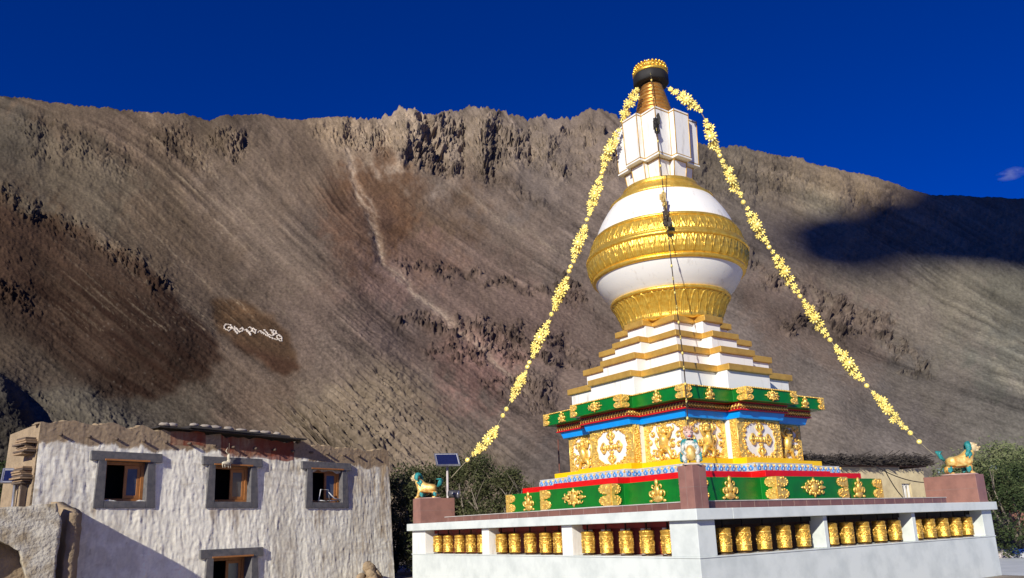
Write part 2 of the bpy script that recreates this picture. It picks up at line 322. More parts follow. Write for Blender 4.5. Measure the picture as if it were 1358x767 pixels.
lum = 1+(.17*np.clip(st_m, -2, 2.5)*(.4+.6*reg)+.09*st_f*reg)*(1-.45*sho)+.10*grain+.07*fb_m+.10*st_l+.10*cg*fb_s
C = C*np.clip(lum, .35, 1.8)[..., None]
# light specks of boulders on the lower left scree
spk = (fbm(0, 1.0, 8, seed=19) > 3.0)*poly([(150,350),(300,480),(520,480),(500,620),(100,560),(0,400)], 30)
C = mixc(C, blur(spk.astype(float), .6)*1.2, (150,138,122), .8)
gy = C.mean(-1, keepdims=True); C = (gy+(C-gy)*.90)*.76
# --- sample on the mesh grid
STEP = 1.25
xs = np.arange(X0+5, X1-5, STEP); NR = 430
sky_y = np.interp(xs, SK[:, 0], SK[:, 1])
jr = np.interp(xs, np.arange(X0, X1), fbm(1.0, 1.5, 60, seed=21)[200, :])
rg = np.interp(xs, [-260, 0, 180, 450, 490, 820, 915, 1100, 1230, 1640], [.7, .7, 1.3, .6, 2.2, 2.0, 1.1, 1.0, .5, .5])
sky_y = sky_y-jr*rg
hor = 727-.0364*(xs+50)
vv = np.linspace(0, 1, NR)**.92
Yg = sky_y[None, :]+(hor-sky_y+0)[None, :]*vv[:, None]; Xg = np.repeat(xs[None, :], NR, 0)
def samp(A):
    fx = np.clip(Xg-X0, 0, GW-1.001); fy = np.clip(Yg-Y0, 0, GH-1.001); ix = fx.astype(int); iy = fy.astype(int); fx = fx-ix; fy = fy-iy
    if A.ndim == 3: fx = fx[..., None]; fy = fy[..., None]
    return (A[iy, ix]*(1-fx)+A[iy, ix+1]*fx)*(1-fy)+(A[iy+1, ix]*(1-fx)+A[iy+1, ix+1]*fx)*fy
def ray_grid(X, Y):
    v = _fw[None, None, :]+_r[None, None, :]*((X-PX)/FPX)[..., None]-_u[None, None, :]*((Y-PY)/FPX)[..., None]
    h = np.hypot(v[..., 0], v[..., 1]); return v/h[..., None]
def base_r(V):
    th = np.arctan2(V[..., 0], V[..., 1]); k = np.cos(th-thn)
    return d0/k*(tA*k)/np.maximum(tA*k-V[..., 2], .12)
V = ray_grid(Xg, Yg)
lR = np.log(base_r(V)); sg = samp(SG); dl = (lR[:-1]-lR[1:])*.5*(sg[:-1]+sg[1:]); R = np.empty_like(lR); R[-1] = lR[-1]; R[:-1] = lR[-1]+np.cumsum(dl[::-1], 0)[::-1]
mk = np.clip(samp(blur(np.clip(cg+bands+rub+spur_edge, 0, 1), 3))*1.3, 0, 1); dt = R-lR; dt = mk*blur(dt, 2.2)+(1-mk)*blur(dt, 16)-blur(dt, 26); R = lR+dt
R = np.exp(R)*(1-samp(D)*.011); R = np.maximum.accumulate(R[::-1], 0)[::-1]+np.linspace(.6, 0, NR)[:, None]
P = V*R[..., None]; P[..., 2] += CZ
ex_ = np.gradient(P, axis=1); ey_ = np.gradient(P, axis=0); nn = np.cross(ey_, ex_)
for c_ in range(3): nn[..., c_] = blur(nn[..., c_], 9)
nn /= np.linalg.norm(nn, axis=-1, keepdims=True); nn *= np.sign((nn*V).sum(-1).mean())*-1
P = P+nn*(samp(N_)*R/500*np.clip(.35+np.arange(NR)/25, 0, 1)[:, None])[..., None]
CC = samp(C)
# back slope behind the ridge, skirt below the foot
top = P[0]; back = []
for k, (dr_, dz_) in enumerate([(14, -1.5), (60, -22), (180, -110), (420, -top[:, 2]*1.0-3)]):
    q = top+V[0]*np.array([dr_, dr_, 0]); q[:, 2] = top[:, 2]+dz_; q[:, 2] = np.where(k == 3, -3, q[:, 2]); back.append(q)
foot = P[-1].copy(); foot[:, 2] = -3
PP = np.concatenate([np.array(back[::-1]), P, foot[None]], 0)
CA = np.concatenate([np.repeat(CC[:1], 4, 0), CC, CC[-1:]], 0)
nr, nc = PP.shape[:2]
me = bpy.data.meshes.new('mountain'); me.vertices.add(nr*nc); me.vertices.foreach_set('co', PP.reshape(-1).astype(np.float32))
idx = np.arange(nr*nc).reshape(nr, nc); q = np.stack([idx[:-1, :-1], idx[1:, :-1], idx[1:, 1:], idx[:-1, 1:]], -1).reshape(-1, 4)
me.loops.add(q.size); me.loops.foreach_set('vertex_index', q.reshape(-1).astype(np.int32)); me.polygons.add(len(q))
me.polygons.foreach_set('loop_start', np.arange(0, q.size, 4, dtype=np.int32)); me.polygons.foreach_set('loop_total', np.full(len(q), 4, np.int32))
me.polygons.foreach_set('use_smooth', np.ones(len(q), bool)); me.update(calc_edges=True); me.validate()
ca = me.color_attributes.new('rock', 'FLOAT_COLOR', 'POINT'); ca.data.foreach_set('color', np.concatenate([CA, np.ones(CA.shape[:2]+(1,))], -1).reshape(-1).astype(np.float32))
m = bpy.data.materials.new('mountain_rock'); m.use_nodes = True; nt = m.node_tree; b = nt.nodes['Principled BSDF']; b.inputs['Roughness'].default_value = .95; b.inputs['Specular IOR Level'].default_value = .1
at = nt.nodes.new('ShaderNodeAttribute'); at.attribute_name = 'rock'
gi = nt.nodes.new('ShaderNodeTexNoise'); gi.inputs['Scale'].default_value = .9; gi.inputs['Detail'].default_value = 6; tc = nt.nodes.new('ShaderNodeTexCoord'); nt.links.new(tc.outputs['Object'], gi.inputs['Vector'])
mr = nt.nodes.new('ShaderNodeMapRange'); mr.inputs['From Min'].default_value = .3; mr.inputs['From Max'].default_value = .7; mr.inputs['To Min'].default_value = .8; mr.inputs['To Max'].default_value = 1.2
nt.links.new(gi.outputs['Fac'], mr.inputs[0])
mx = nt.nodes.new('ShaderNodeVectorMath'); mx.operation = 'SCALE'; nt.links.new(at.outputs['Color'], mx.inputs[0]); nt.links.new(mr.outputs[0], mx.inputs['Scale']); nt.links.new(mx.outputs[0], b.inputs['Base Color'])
bp = nt.nodes.new('ShaderNodeBump'); bp.inputs['Distance'].default_value = .8; bp.inputs['Strength'].default_value = .5; nt.links.new(gi.outputs['Fac'], bp.inputs['Height']); nt.links.new(bp.outputs[0], b.inputs['Normal'])
me.materials.append(m)
mt = bpy.data.objects.new('mountain', me); COL.objects.link(mt); tag(mt, kind='structure')
def on_mountain(x, y, lift=0):
    i = int(np.clip((x-xs[0])/STEP, 0, len(xs)-1)); j = int(np.argmin(np.abs(Yg[:, i]-y)))
    return P[j, i]*np.array([1-lift, 1-lift, 1])
# --- ground sheet
g = MB(); g.grid(2, 2, lambda a, c: (-3000+6000*a, -3000+6000*c, 0), smooth=False)
M_ground = mat('dusty_ground', lin(150,138,122), .95, var=.2, scale=.6, bump=.5, bscale=8)
tag(g.build('ground', M_ground), kind='structure')
# --- cloud whose shadow lies on the upper right of the mountain
SH = [(1022,300),(1070,286),(1105,286),(1135,270),(1180,262),(1222,248),(1300,235),(1420,230),(1600,250),(1600,365),(1420,368),(1358,360),(1300,352),(1235,350),(1195,362),(1130,368),(1080,358),(1030,335)]
sd3 = np.array(SUN_DIR); pts3 = []
for x, y in SH:
    v = ray_grid(np.array([[float(x)]]), np.array([[float(max(y, np.interp(x, SK[:,0], SK[:,1])+1))]]))
    jx_ = int(np.clip((x-xs[0])/STEP, 0, len(xs)-1)); r_ = R[int(np.argmin(np.abs(Yg[:, jx_]-max(y, Yg[0, jx_])))), jx_]+0*v[..., 0]; p = (v*r_[..., None])[0, 0]+np.array([0, 0, CZ])
    if y < np.interp(x, SK[:,0], SK[:,1]): p = p+np.array([0, 0, 40])
    pts3.append(p+sd3*3600)
c3 = np.mean(pts3, 0); cl = MB(); n = len(pts3)
def cl_ring(k, off): return [Vector(c3+(p-c3)*k+sd3*off) for p in pts3]
rings = [cl_ring(.55, -150), cl_ring(.9, -70), cl_ring(1.0, 0), cl_ring(.9, 90), cl_ring(.5, 220)]
vv_ = [p for r_ in rings for p in r_]+[Vector(c3-sd3*190), Vector(c3+sd3*260)]
ff = [(a*n+i, a*n+(i+1) % n, (a+1)*n+(i+1) % n, (a+1)*n+i) for a in range(4) for i in range(n)]
ff += [(5*n, (i+1) % n, i) for i in range(n)]+[(5*n+1, 4*n+i, 4*n+(i+1) % n) for i in range(n)]
cl.add(vv_, ff, 0, True)
M_cloud = mat('cloud_white', (.85,.85,.87), 1.0, var=.02, scale=.01)
tag(cl.build('cloud', M_cloud), kind='structure')
# ================================================================ object materials
M_white = mat('white_paint', (.82,.81,.76), .34, var=.03, scale=3.2, bump=.15, bscale=9, col2=(.60,.57,.51), thr=(.27,.43), stretch=(1.6,1.6,.28), detail=8)
M_whitep = mat('white_plaster_dirty', (.80,.80,.75), .55, var=.05, scale=3.5, bump=.2, bscale=20, col2=(.63,.60,.54), thr=(.28,.46), stretch=(1.4,1.4,.35), detail=8)
M_marble = mat('pale_marble', (.68,.73,.69), .4, scale=1.8, col2=(.56,.61,.58), thr=(.36,.56), detail=9, bump=.05, bscale=12)
M_gold = mat('gold_leaf', (1.0,.68,.12), .33, .72, scale=9, col2=(.86,.50,.06), thr=(.35,.62), bump=.5, bscale=45, bdist=.012)
M_goldp = mat('gold_paint_band', (.62,.38,.075), .42, .35, scale=5, col2=(.50,.29,.055), thr=(.3,.6), bump=.15, bscale=30)
M_golds = mat('gold_relief', (1.0,.72,.19), .35, .5, scale=14, col2=(.74,.44,.08), thr=(.35,.6), bump=.35, bscale=60, bdist=.008)
M_pale_gold = mat('pale_gold_tin', (.95,.80,.24), .36, .25, scale=14, col2=(.82,.60,.12), thr=(.3,.6))
M_green = mat('green_enamel', (.002,.17,.014), .35, scale=4, col2=(.002,.125,.012))
M_blue = mat('bright_blue_enamel', (.0,.33,.95), .38, scale=4, col2=(.0,.28,.85))
M_sky = mat('sky_blue_petal', (.05,.30,.72), .42, scale=8, col2=(.05,.22,.5))
M_petalw = mat('cream_petal_edge', (.50,.54,.54), .45, scale=8)
M_red = mat('red_enamel', (.72,.005,.004), .36, scale=4, col2=(.6,.004,.004))
M_dred = mat('oxblood_red', (.20,.012,.010), .45, scale=5, col2=(.14,.01,.01))
M_yel = mat('yellow_enamel', (.90,.55,.0), .38, scale=4, col2=(.82,.47,.0))
M_tile = mat('reddish_stone_tile', (.30,.15,.115), .42, scale=3.5, col2=(.23,.115,.09), thr=(.35,.6), bump=.06, bscale=25)
M_black = mat('flat_black', (.012,.011,.01), .7)
M_wire = mat('dark_cord', (.05,.035,.02), .7)
M_grout = mat('mortar', (.5,.46,.42), .8)
RZ35 = rad(35)
DR = Vector((math.cos(RZ35), math.sin(RZ35), 0)); DL = Vector((-math.sin(RZ35), math.cos(RZ35), 0))
SC = Vector((math.sin(rad(12.03))*22.75, math.cos(rad(12.03))*22.75, 0))       # stupa axis

# ================================================================ stupa
ST = tag(empty('stupa', SC, RZ35), 'tall white and gold stupa with green, blue and red tiers inside the marble wall', 'stupa')
def cross(s, h, p):
    q = [(-s,-s),(-h,-s),(-h,-s-p),(h,-s-p),(h,-s)]; out = []
    for k in range(4):
        c, n = [(1,0),(0,1),(-1,0),(0,-1)][k]
        out += [(x*c-y*n, x*n+y*c) for x, y in q]
    return out
def tier(name, m, z0, z1, s0, h0, p0, s1=None, h1=None, p1=None, bevel=.012, lab=None):
    b = MB(); b.prism(cross(s0, h0, p0), z0, z1, 0, cross(s1 or s0, h1 or h0, p1 or p0)); o = b.build(name, m, ST, bevel)
    if lab: o['label'] = lab
    return o
# faces of a tier visible as edges: list of (p0, p1, outward normal) along the plan outline
def edges(s, h, p):
    c = cross(s, h, p); n = len(c); out = []
    for i in range(n):
        a = Vector((*c[i], 0)); b = Vector((*c[(i+1) % n], 0)); d = (b-a).normalized(); out.append((a, b, Vector((d.y, -d.x, 0))))
    return out
def near(nv): return nv.x < -.5 or nv.y < -.5
tier('plinth', M_whitep, .0, 2.03, 3.66, 1.42, .42)
tier('plinth_band', M_green, 2.03, 2.545, 3.64, 1.4, .42, lab='green band at the foot with gold ornaments')
tier('red_band', M_red, 2.56, 2.71, 3.3, 1.28, .42)
tier('plinth_step', M_dred, 2.545, 2.562, 3.4, 1.3, .4)
tier('petal_band', M_petalw, 2.71, 2.925, 2.93, 1.14, .4)
tier('yellow_band', M_yel, 2.925, 3.085, 2.62, 1.04, .4)
tier('panel_wall', M_white, 3.085, 4.09, 2.27, .84, .4)
tier('blue_cornice', M_blue, 4.09, 4.27, 2.40, .88, .4, 2.46, .90, .4)
tier('ornament_band', M_dred, 4.27, 4.48, 2.52, .95, .4)
tier('green_cornice', M_green, 4.48, 4.80, 2.79, 1.02, .4, lab='green cornice with gold corner plates')
SP = [(4.80,5.36,2.18,.86), (5.53,5.91,1.84,.68), (6.08,6.44,1.49,.52), (6.60,6.98,1.10,.36)]
GP = [(5.36,5.53,2.27,.88), (5.91,6.08,1.92,.70), (6.44,6.60,1.565,.54), (6.98,7.15,1.20,.38)]
for z0, z1, s, h in SP: tier('white_step', M_white, z0, z1, s, h, .37)
for z0, z1, s, h in GP: tier('gold_step_edge', M_goldp, z0, z1, s, h, .38, bevel=.018)
R = random.Random(4)
def frame(n):           # rotation whose local x runs along the face, y outward, z up
    z = Vector((0,0,1)); x = n.cross(z)*-1; x = z.cross(n)
    return Matrix((x, n, z)).transposed()
def rel(b, o, F, pts):  # map (u, w, out)
    return [Vector(o)+F@Vector((u, d, w)) for u, w, d in pts]
def curl(b, o, F, u, w, r0, a0, turns, th, d=.03, sgn=1, m=0, n=14):
    pts = []; rr = []
    for i in range(n+1):
        t = i/n; a = a0+sgn*turns*2*math.pi*t; r = r0*(1-t*.85); pts.append((u+r*math.cos(a), w+r*math.sin(a), d+.02*t)); rr.append(th*(.6+.7*math.sin(math.pi*min(1, t*1.1+.05))))
    b.tube(rel(b, o, F, pts), rr, 5, m)
def blob(b, o, F, u, w, ru, rw, d=.02, rd=.04, ang=0, m=0, nu=7, nv=4):
    R_ = F@Matrix.Rotation(-ang, 3, 'Y'); b.ell(Vector(o)+F@Vector((u, d, w)), (ru, rd, rw), R_, nu, nv, m)
# --- rows of beads and swirl on the ornament band, petals on the petal band, bead rim on the cornice
for a, c, n in edges(2.52, .95, .4):
    if not near(n): continue
    b = MB(); b.box(0,0,0,0,0,0) if False else None
    b.beam(a+n*.012+Vector((0,0,4.375)), c+n*.012+Vector((0,0,4.375)), .02, .012)
    L = (c-a).length; F = frame(n); k = max(1, round(L/.105)); d = (c-a).normalized()
    for i in range(k):
        o = a+d*(i+.5)*L/k+Vector((0,0,4.375)); blob(b, o, F, 0, 0, .066, .026, .012, .03, .7 if (n.x < -.5) else -.7, 0, 6, 4)
        blob(b, o, F, .03, .05, .016, .016, .005, .02, 0, 0, 5, 3); blob(b, o, F, -.03, -.055, .016, .016, .005, .02, 0, 0, 5, 3)
    b.build('gold_swirl_trim', M_golds, ST)
for z, s, h, p_ in ((4.475, 2.53, .96, .4), (4.285, 2.53, .96, .4)):
    for a, c, n in edges(s, h, p_):
        if near(n): b2 = MB(); b2.beam(a+Vector((0,0,z)), c+Vector((0,0,z)), .03, .022); b2.build('red_moulding', M_red, ST)
for a, c, n in edges(2.93, 1.14, .4):
    if not near(n): continue
    L = (c-a).length; F = frame(n); k = max(1, round(L/.225)); d = (c-a).normalized(); bw = MB()
    bw.beam(a+n*.02+Vector((0,0,2.72)), c+n*.02+Vector((0,0,2.72)), .05, .03); bw.beam(a+n*.01+Vector((0,0,2.80)), c+n*.01+Vector((0,0,2.80)), .03, .12)
    for i in range(k):
        o = a+d*(i+.5)*L/k+Vector((0,0,2.815)); blob(bw, o, F, 0, 0, .118, .105, .0, .03, .0); blob(bw, o, F, 0, -.012, .092, .078, .018, .024, .0, 1)
        blob(bw, o, F, .112, .045, .02, .04, .02, .035, 0, 2); blob(bw, o, F, 0, -.03, .022, .035, .042, .012, 0, 0, 6, 4); blob(bw, o, F, .045, .03, .012, .035, .03, .016, .5, 0, 5, 3); blob(bw, o, F, -.045, .03, .012, .035, .03, .016, -.5, 0, 5, 3)
    bw.build('petal_row', [M_petalw, M_sky, M_golds], ST)
for a, c, n in edges(2.80, 1.02, .4):
    if not near(n): continue
    L = (c-a).length; k = int(L/.07); b = MB(); b.beam(a+Vector((0,0,4.805)), c+Vector((0,0,4.805)), .03, .02)
    for i in range(k): b.ell(a+(c-a)*(i+.5)/k+Vector((0,0,4.805)), (.035,.035,.022), None, 6, 4)
    b.build('gold_bead_rim', M_golds, ST)
# --- gold plates and ornaments on the green bands
def corner_plate(b, o, F, sg, H, W):      # o = corner at band mid height; sg = direction along face
    b = MB(); Vz = Vector(o)
    b.add([Vz+F@Vector((u*sg*W, d_, w*H)) for d_ in (.001, .014) for u, w in ((0,-.47),(.36,-.47),(.30,0),(.36,.47),(0,.47))], [(4,3,2,1,0),(5,6,7,8,9)]+[(i,(i+1)%5,5+(i+1)%5,5+i) for i in range(5)])
    for w0 in (-.5, .5):
        pts = []; N = 12; c0 = (w0*.52)*H
        for i in range(N+1):
            t = -math.pi/2+math.pi*i/N; r = 1+.07*math.cos(t*9); pts.append((sg*(W*.42+W*.5*math.cos(t)*r), c0+H*.235*math.sin(t)*r))
        pts = [(0, c0-H*.24)]+pts+[(0, c0+H*.24)]
        v = [Vector(o)+F@Vector((u, .006, w)) for u, w in pts]+[Vector(o)+F@Vector((u*.92, .028, c0+(w-c0)*.9)) for u, w in pts]
        n = len(pts); f = [tuple(range(n, 2*n)) if sg < 0 else tuple(range(2*n-1, n-1, -1))]+[(i, (i+1) % n, n+(i+1) % n, n+i) for i in range(n)]
        b.add(v, f, 0)
        for k in range(7): blob(b, o, F, sg*W*R.uniform(.1,.75), c0+H*R.uniform(-.16,.16), H*.06, H*.05, .03, .02, R.uniform(0,3), 0, 6, 3)
        for k in range(6):
            t = -1.2+2.4*k/5; blob(b, o, F, sg*(W*.40+W*.42*math.cos(t)), c0+H*.2*math.sin(t), H*.045, H*.045, .028, .018, 0, 0, 5, 3)
    b.build('gold_corner_plate', M_golds, ST)
def flower(b, o, F, H):
    for k in range(8):
        a = k*math.pi/4; rr = .30 if k % 4 else .44
        blob(b, o, F, math.cos(a)*H*rr*.95, math.sin(a)*H*rr*.62, H*.16, H*.075, .02, .03, a, 0, 7, 4)
    for k in range(12):
        a = k*math.pi/6; blob(b, o, F, math.cos(a)*H*.27, math.sin(a)*H*.22, H*.055, H*.055, .04, .03, 0, 0, 5, 3)
    blob(b, o, F, 0, 0, H*.2, H*.17, .03, .05); blob(b, o, F, H*.58, 0, H*.1, H*.04, .01, .02); blob(b, o, F, -H*.58, 0, H*.1, H*.04, .01, .02)
    for sx in (-1,1): curl(b, o, F, sx*H*.42, H*.13, H*.1, 0, .8, H*.022, .025, sx); curl(b, o, F, sx*H*.42, -H*.13, H*.1, 0, .8, H*.022, .025, -sx)
def jewel(b, o, F, H):
    blob(b, o, F, 0, -H*.24, H*.30, H*.14, .02, .04); blob(b, o, F, 0, H*.05, H*.15, H*.2, .035, .05); blob(b, o, F, 0, H*.33, H*.09, H*.13, .03, .04)
    for sx in (-1,1):
        blob(b, o, F, sx*H*.2, -H*.05, H*.09, H*.13, .03, .045, -sx*.3); curl(b, o, F, sx*H*.28, -H*.05, H*.13, -1.2, .9, H*.03, .025, sx); curl(b, o, F, sx*H*.17, H*.2, H*.09, -1.2, .8, H*.025, .025, sx)
        blob(b, o, F, sx*H*.34, -H*.32, H*.09, H*.05, .02, .03)
def dress(s, h, p, z0, z1, nm):
    H = z1-z0; zc = (z0+z1)/2; W = H*.95
    for a, c, n in edges(s, h, p):
        if not near(n): continue
        L = (c-a).length; F = frame(n); d = (c-a).normalized(); sg = 1 if (F.transposed()@d).x > 0 else -1
        mid = (a+c)/2+Vector((0,0,zc))
        if L < p*1.05:
            # short return: the outer corner only
            outer = a if (a.length > c.length) else c; s2 = sg if outer == a else -sg
            corner_plate(None, outer+Vector((0,0,zc)), F, s2, H, min(W, L*.8)); continue
        big = abs(L-2*h) < .02
        corner_plate(None, a+Vector((0,0,zc)), F, sg, H, W) if (big or abs(abs(a.x)-s) < .01 and abs(abs(a.y)-s) < .01) else None
        corner_plate(None, c+Vector((0,0,zc)), F, -sg, H, W) if (big or abs(abs(c.x)-s) < .01 and abs(abs(c.y)-s) < .01) else None
        O = MB(); (flower(O, mid, F, H*1.38) if big else jewel(O, mid, F, H*1.22)); O.build('gold_flower_ornament' if big else 'gold_jewel_ornament', M_golds, ST)
dress(3.64, 1.4, .42, 2.03, 2.545, 'plinth'); dress(2.79, 1.02, .4, 4.48, 4.80, 'cornice')
# --- reliefs on the panel wall
Z0, Z1 = 3.085, 4.09; ZM = (Z0+Z1)/2; HH = Z1-Z0
def sheet(b, o, F, outline, hole, d=.018):        # gold sheet between a rectangle and a cartouche
    n = len(outline); v = [Vector(o)+F@Vector((u, d, w)) for u, w in outline]+[Vector(o)+F@Vector((u, d, w)) for u, w in hole]+[Vector(o)+F@Vector((u, .001, w)) for u, w in hole]+[Vector(o)+F@Vector((u, .001, w)) for u, w in outline]
    f = []
    for i in range(n): j = (i+1) % n; f += [(i, n+i, n+j, j), (n+i, 2*n+i, 2*n+j, n+j), (i, j, 3*n+j, 3*n+i)]
    b.add(v, f, 0)
def border(b, o, F, w, h, cart):
    N = 40; out = []; hol = []
    for i in range(N):
        t = 2*math.pi*(i+.5)/N; c, s_ = math.cos(t), math.sin(t); k = min(w/2/max(abs(c), 1e-6), h/2/max(abs(s_), 1e-6)); out.append((c*k, s_*k))
        q = cart(t)*(1+.05*math.cos(t*14)); hol.append((max(-w/2+.012, min(w/2-.012, q*c)), max(-h/2+.012, min(h/2-.012, q*s_))))
    sheet(b, o, F, out, hol)
    for i in range(230):
        u = R.uniform(-w/2+.02, w/2-.02); z = R.uniform(-h/2+.02, h/2-.02); t = math.atan2(z, u)
        if math.hypot(u, z) > cart(t)*1.02: blob(b, o, F, u, z, R.uniform(.015,.035), R.uniform(.012,.026), .02, R.uniform(.015,.035), R.uniform(0,3), 0, 6, 3)
    for i in range(26):
        t = 2*math.pi*(i+.5)/26; q = cart(t)*1.05; u, z = q*math.cos(t), q*math.sin(t)
        if abs(u) < w/2-.03 and abs(z) < h/2-.03: curl(b, o, F, u, z, .05, R.uniform(0,6), .9, .014, .03, R.choice((-1,1)), n=9)
def vajra(b, o, F, r):
    blob(b, o, F, 0, 0, r*.2, r*.2, .03, .07)
    for k in range(4):
        a = k*math.pi/2; c, s_ = math.cos(a), math.sin(a)
        for i, (q, ru, rw) in enumerate(((.34,.12,.20), (.52,.11,.14), (.78,.24,.10), (.97,.12,.17))):
            blob(b, o, F, c*r*q, s_*r*q, r*ru, r*rw, .035, .05, a)
        for sg in (-1, 1):
            pts = []
            for i in range(9):
                t = i/8; u = .52+.46*t; w = sg*.33*math.sin(math.pi*(t*.9+.05)); pts.append((r*(u*c-w*s_), r*(u*s_+w*c), .04))
            b.tube(rel(b, o, F, pts), [r*.07]*9, 5)
    for k in range(8):
        a = math.pi/8+k*math.pi/4; blob(b, o, F, math.cos(a)*r*.32, math.sin(a)*r*.32, r*.07, r*.07, .03, .03)
def beast(b, o, F, sg, H):           # rampant guardian lion in relief, arms raised
    q = lambda u, w, d: (sg*u*H, w*H, d)
    def T(pts, rr): b.tube(rel(b, o, F, [q(*p) for p in pts]), [x*H for x in rr], 7, flat=1)
    T([(-.02,-.22,.05),(.0,-.08,.07),(.03,.06,.08),(.04,.17,.09)], [.10,.13,.14,.08]); blob(b, o, F, sg*.05*H, .25*H, .105*H, .105*H, .09, .09)
    blob(b, o, F, sg*.13*H, .22*H, .06*H, .05*H, .13, .05)
    for k in range(9):
        a = -.3+k*.5; blob(b, o, F, sg*(.04+.13*math.cos(a))*H, (.25+.13*math.sin(a))*H, .035*H, .035*H, .07, .04)
    T([(.05,.14,.08),(-.12,.18,.08),(-.18,.30,.07),(-.15,.40,.07)], [.055,.05,.04,.045]); T([(.05,.12,.08),(.2,.1,.09),(.27,.22,.08),(.25,.34,.07)], [.055,.05,.04,.045])
    T([(-.02,-.2,.06),(-.14,-.24,.07),(-.17,-.36,.06),(-.12,-.43,.07),(-.06,-.44,.08)], [.09,.08,.05,.045,.04]); T([(.02,-.2,.06),(.16,-.2,.08),(.2,-.33,.07),(.26,-.42,.07),(.33,-.43,.08)], [.09,.08,.05,.045,.04])
    T([(-.08,-.2,.04),(-.25,-.12,.04),(-.3,.02,.04),(-.24,.1,.04)], [.03,.03,.04,.05])
    curl(b, o, F, sg*.3*H, -.08*H, .12*H, 1, 1.2, .025*H, .04, sg); curl(b, o, F, sg*-.3*H, -.3*H, .1*H, 2, 1.1, .022*H, .04, -sg); blob(b, o, F, sg*.3*H, -.08*H, .05*H, .05*H, .04, .05)
for a, c, n in edges(2.27, .84, .4):
    if not near(n): continue
    pb = MB(); pr = MB()
    L = (c-a).length; F = frame(n); mid = (a+c)/2+Vector((0,0,ZM))
    if L < .42:
        outer = a if a.length > c.length else c; inn = c if outer == a else a; o = outer*.72+inn*.28+Vector((0,0,ZM))
        w = L*.52; o = outer+(inn-outer).normalized()*w/2+Vector((0,0,ZM)); sheet(pb, o, F, [(-w/2,-HH/2),(w/2,-HH/2),(w/2,HH/2),(-w/2,HH/2)], [(-.002,-.002),(.002,-.002),(.002,.002),(-.002,.002)])
        for i in range(60): blob(pb, o, F, R.uniform(-w/2+.02,w/2-.02), R.uniform(-HH/2+.02,HH/2-.02), .03, .022, .02, .025, R.uniform(0,3), 0, 6, 3)
        pb.build('gold_scroll_panel', M_golds, ST); continue
    if abs(L-1.68) < .02:
        border(pb, mid, F, L-.01, HH-.01, lambda t: .43+.16*abs(math.cos(t))**3+.05*abs(math.sin(2*t))); vajra(pr, mid, F, .40)
    else:
        # corner block: cartouche with a guardian; thick gold near the outer corner
        outer = a if abs(abs(a.x)-abs(a.y)) < .01 else c; F_ = frame(n); sg = 1 if (F.transposed()@(outer-mid)).x > 0 else -1
        border(pb, mid, F, L-.01, HH-.01, lambda t: .44+.12*abs(math.cos(t))+.05*abs(math.sin(2*t))-.06*abs(math.sin(t))**3); beast(pr, mid, F, sg, .98)
        for k in range(9): a_ = 2*math.pi*(k+.5)/9; curl(pr, mid, F, math.cos(a_)*L*.36, math.sin(a_)*.36, .09, a_, 1.1, .022, .02, R.choice((-1,1)))
    pb.build('gold_scroll_panel', M_golds, ST); pr.build('gold_relief_emblem' if abs(L-1.68) < .02 else 'gold_relief_lion', M_golds, ST)
# corner beading
for x, y in cross(2.275, .845, .4):
    if x < 0 or y < 0: b = MB(); b.tube([(x,y,Z0),(x,y,Z1)], .022, 6); b.build('gold_corner_strip', M_golds, ST)
# --- dome
def petals(np_, amp, z0, z1, flip=False, style=0):
    def f(i, r, z, t):
        w = (z-z0)/(z1-z0); 
        if w < 0 or w > 1: return 0
        if flip: w = 1-w
        x = (t*np_/(2*math.pi)) % 1; x = abs(x-.5)*2      # 0 centre of petal, 1 edge
        lim = math.sqrt(max(0, 1-w**2.2))*.95
        e = lim-x
        rim = math.exp(-((e-.10)/.09)**2); inner = .35 if e > .2 else 0
        rays = .35*math.cos(x*3.14*5)*(1 if e > .25 else 0)
        up = .5*math.exp(-((x-1)/.16)**2)*(w > .55)
        return amp*(rim+inner*.6+rays*.5+up)
    return f
def band(name, prof, m, n=160, rf=None, lab=None):
    # densify
    P_ = []
    for (r0, z0), (r1, z1) in zip(prof[:-1], prof[1:]):
        k = max(1, int(math.hypot(r1-r0, z1-z0)/.03)) if rf else max(1, int(math.hypot(r1-r0, z1-z0)/.1))
        for i in range(k): P_.append((r0+(r1-r0)*i/k, z0+(z1-z0)*i/k))
    P_.append(prof[-1]); b = MB(); b.lathe(P_, n, rf=rf); o = b.build(name, m, ST)
    if lab: o['label'] = lab
    return o
band('lotus_cup', [(1.40,7.14),(1.44,7.2),(1.43,7.3),(1.47,7.42),(1.60,7.72),(1.70,7.88)], M_gold, 560, petals(34, .05, 7.25, 7.86))
band('cup_lip', [(1.66,7.86),(1.75,7.88),(1.77,7.93),(1.74,7.98),(1.66,8.0)], M_gold)
band('dome_bowl', [(1.66,7.92),(1.78,8.05),(1.93,8.22),(2.06,8.42),(2.15,8.60),(2.19,8.74),(2.2,8.9)], M_white, 128)
band('bowl_rim', [(2.15,8.62),(2.22,8.63),(2.26,8.67),(2.25,8.73),(2.2,8.75)], M_gold)
band('lower_dome_band', [(2.18,8.70),(2.25,8.78),(2.31,8.92),(2.345,9.08),(2.355,9.2),(2.34,9.28)], M_gold, 720, petals(52, .048, 8.76, 9.24))
band('dome_ledge', [(2.30,9.22),(2.38,9.24),(2.415,9.29),(2.40,9.34),(2.36,9.36),(2.37,9.40),(2.34,9.44),(2.2,9.45)], M_gold)
band('upper_dome_band', [(2.28,9.40),(2.27,9.52),(2.235,9.66),(2.18,9.80),(2.12,9.90)], M_gold, 720, petals(52, .048, 9.44, 9.88, True))
band('upper_ledge', [(2.08,9.86),(2.15,9.88),(2.17,9.92),(2.14,9.97),(2.06,9.99)], M_gold)
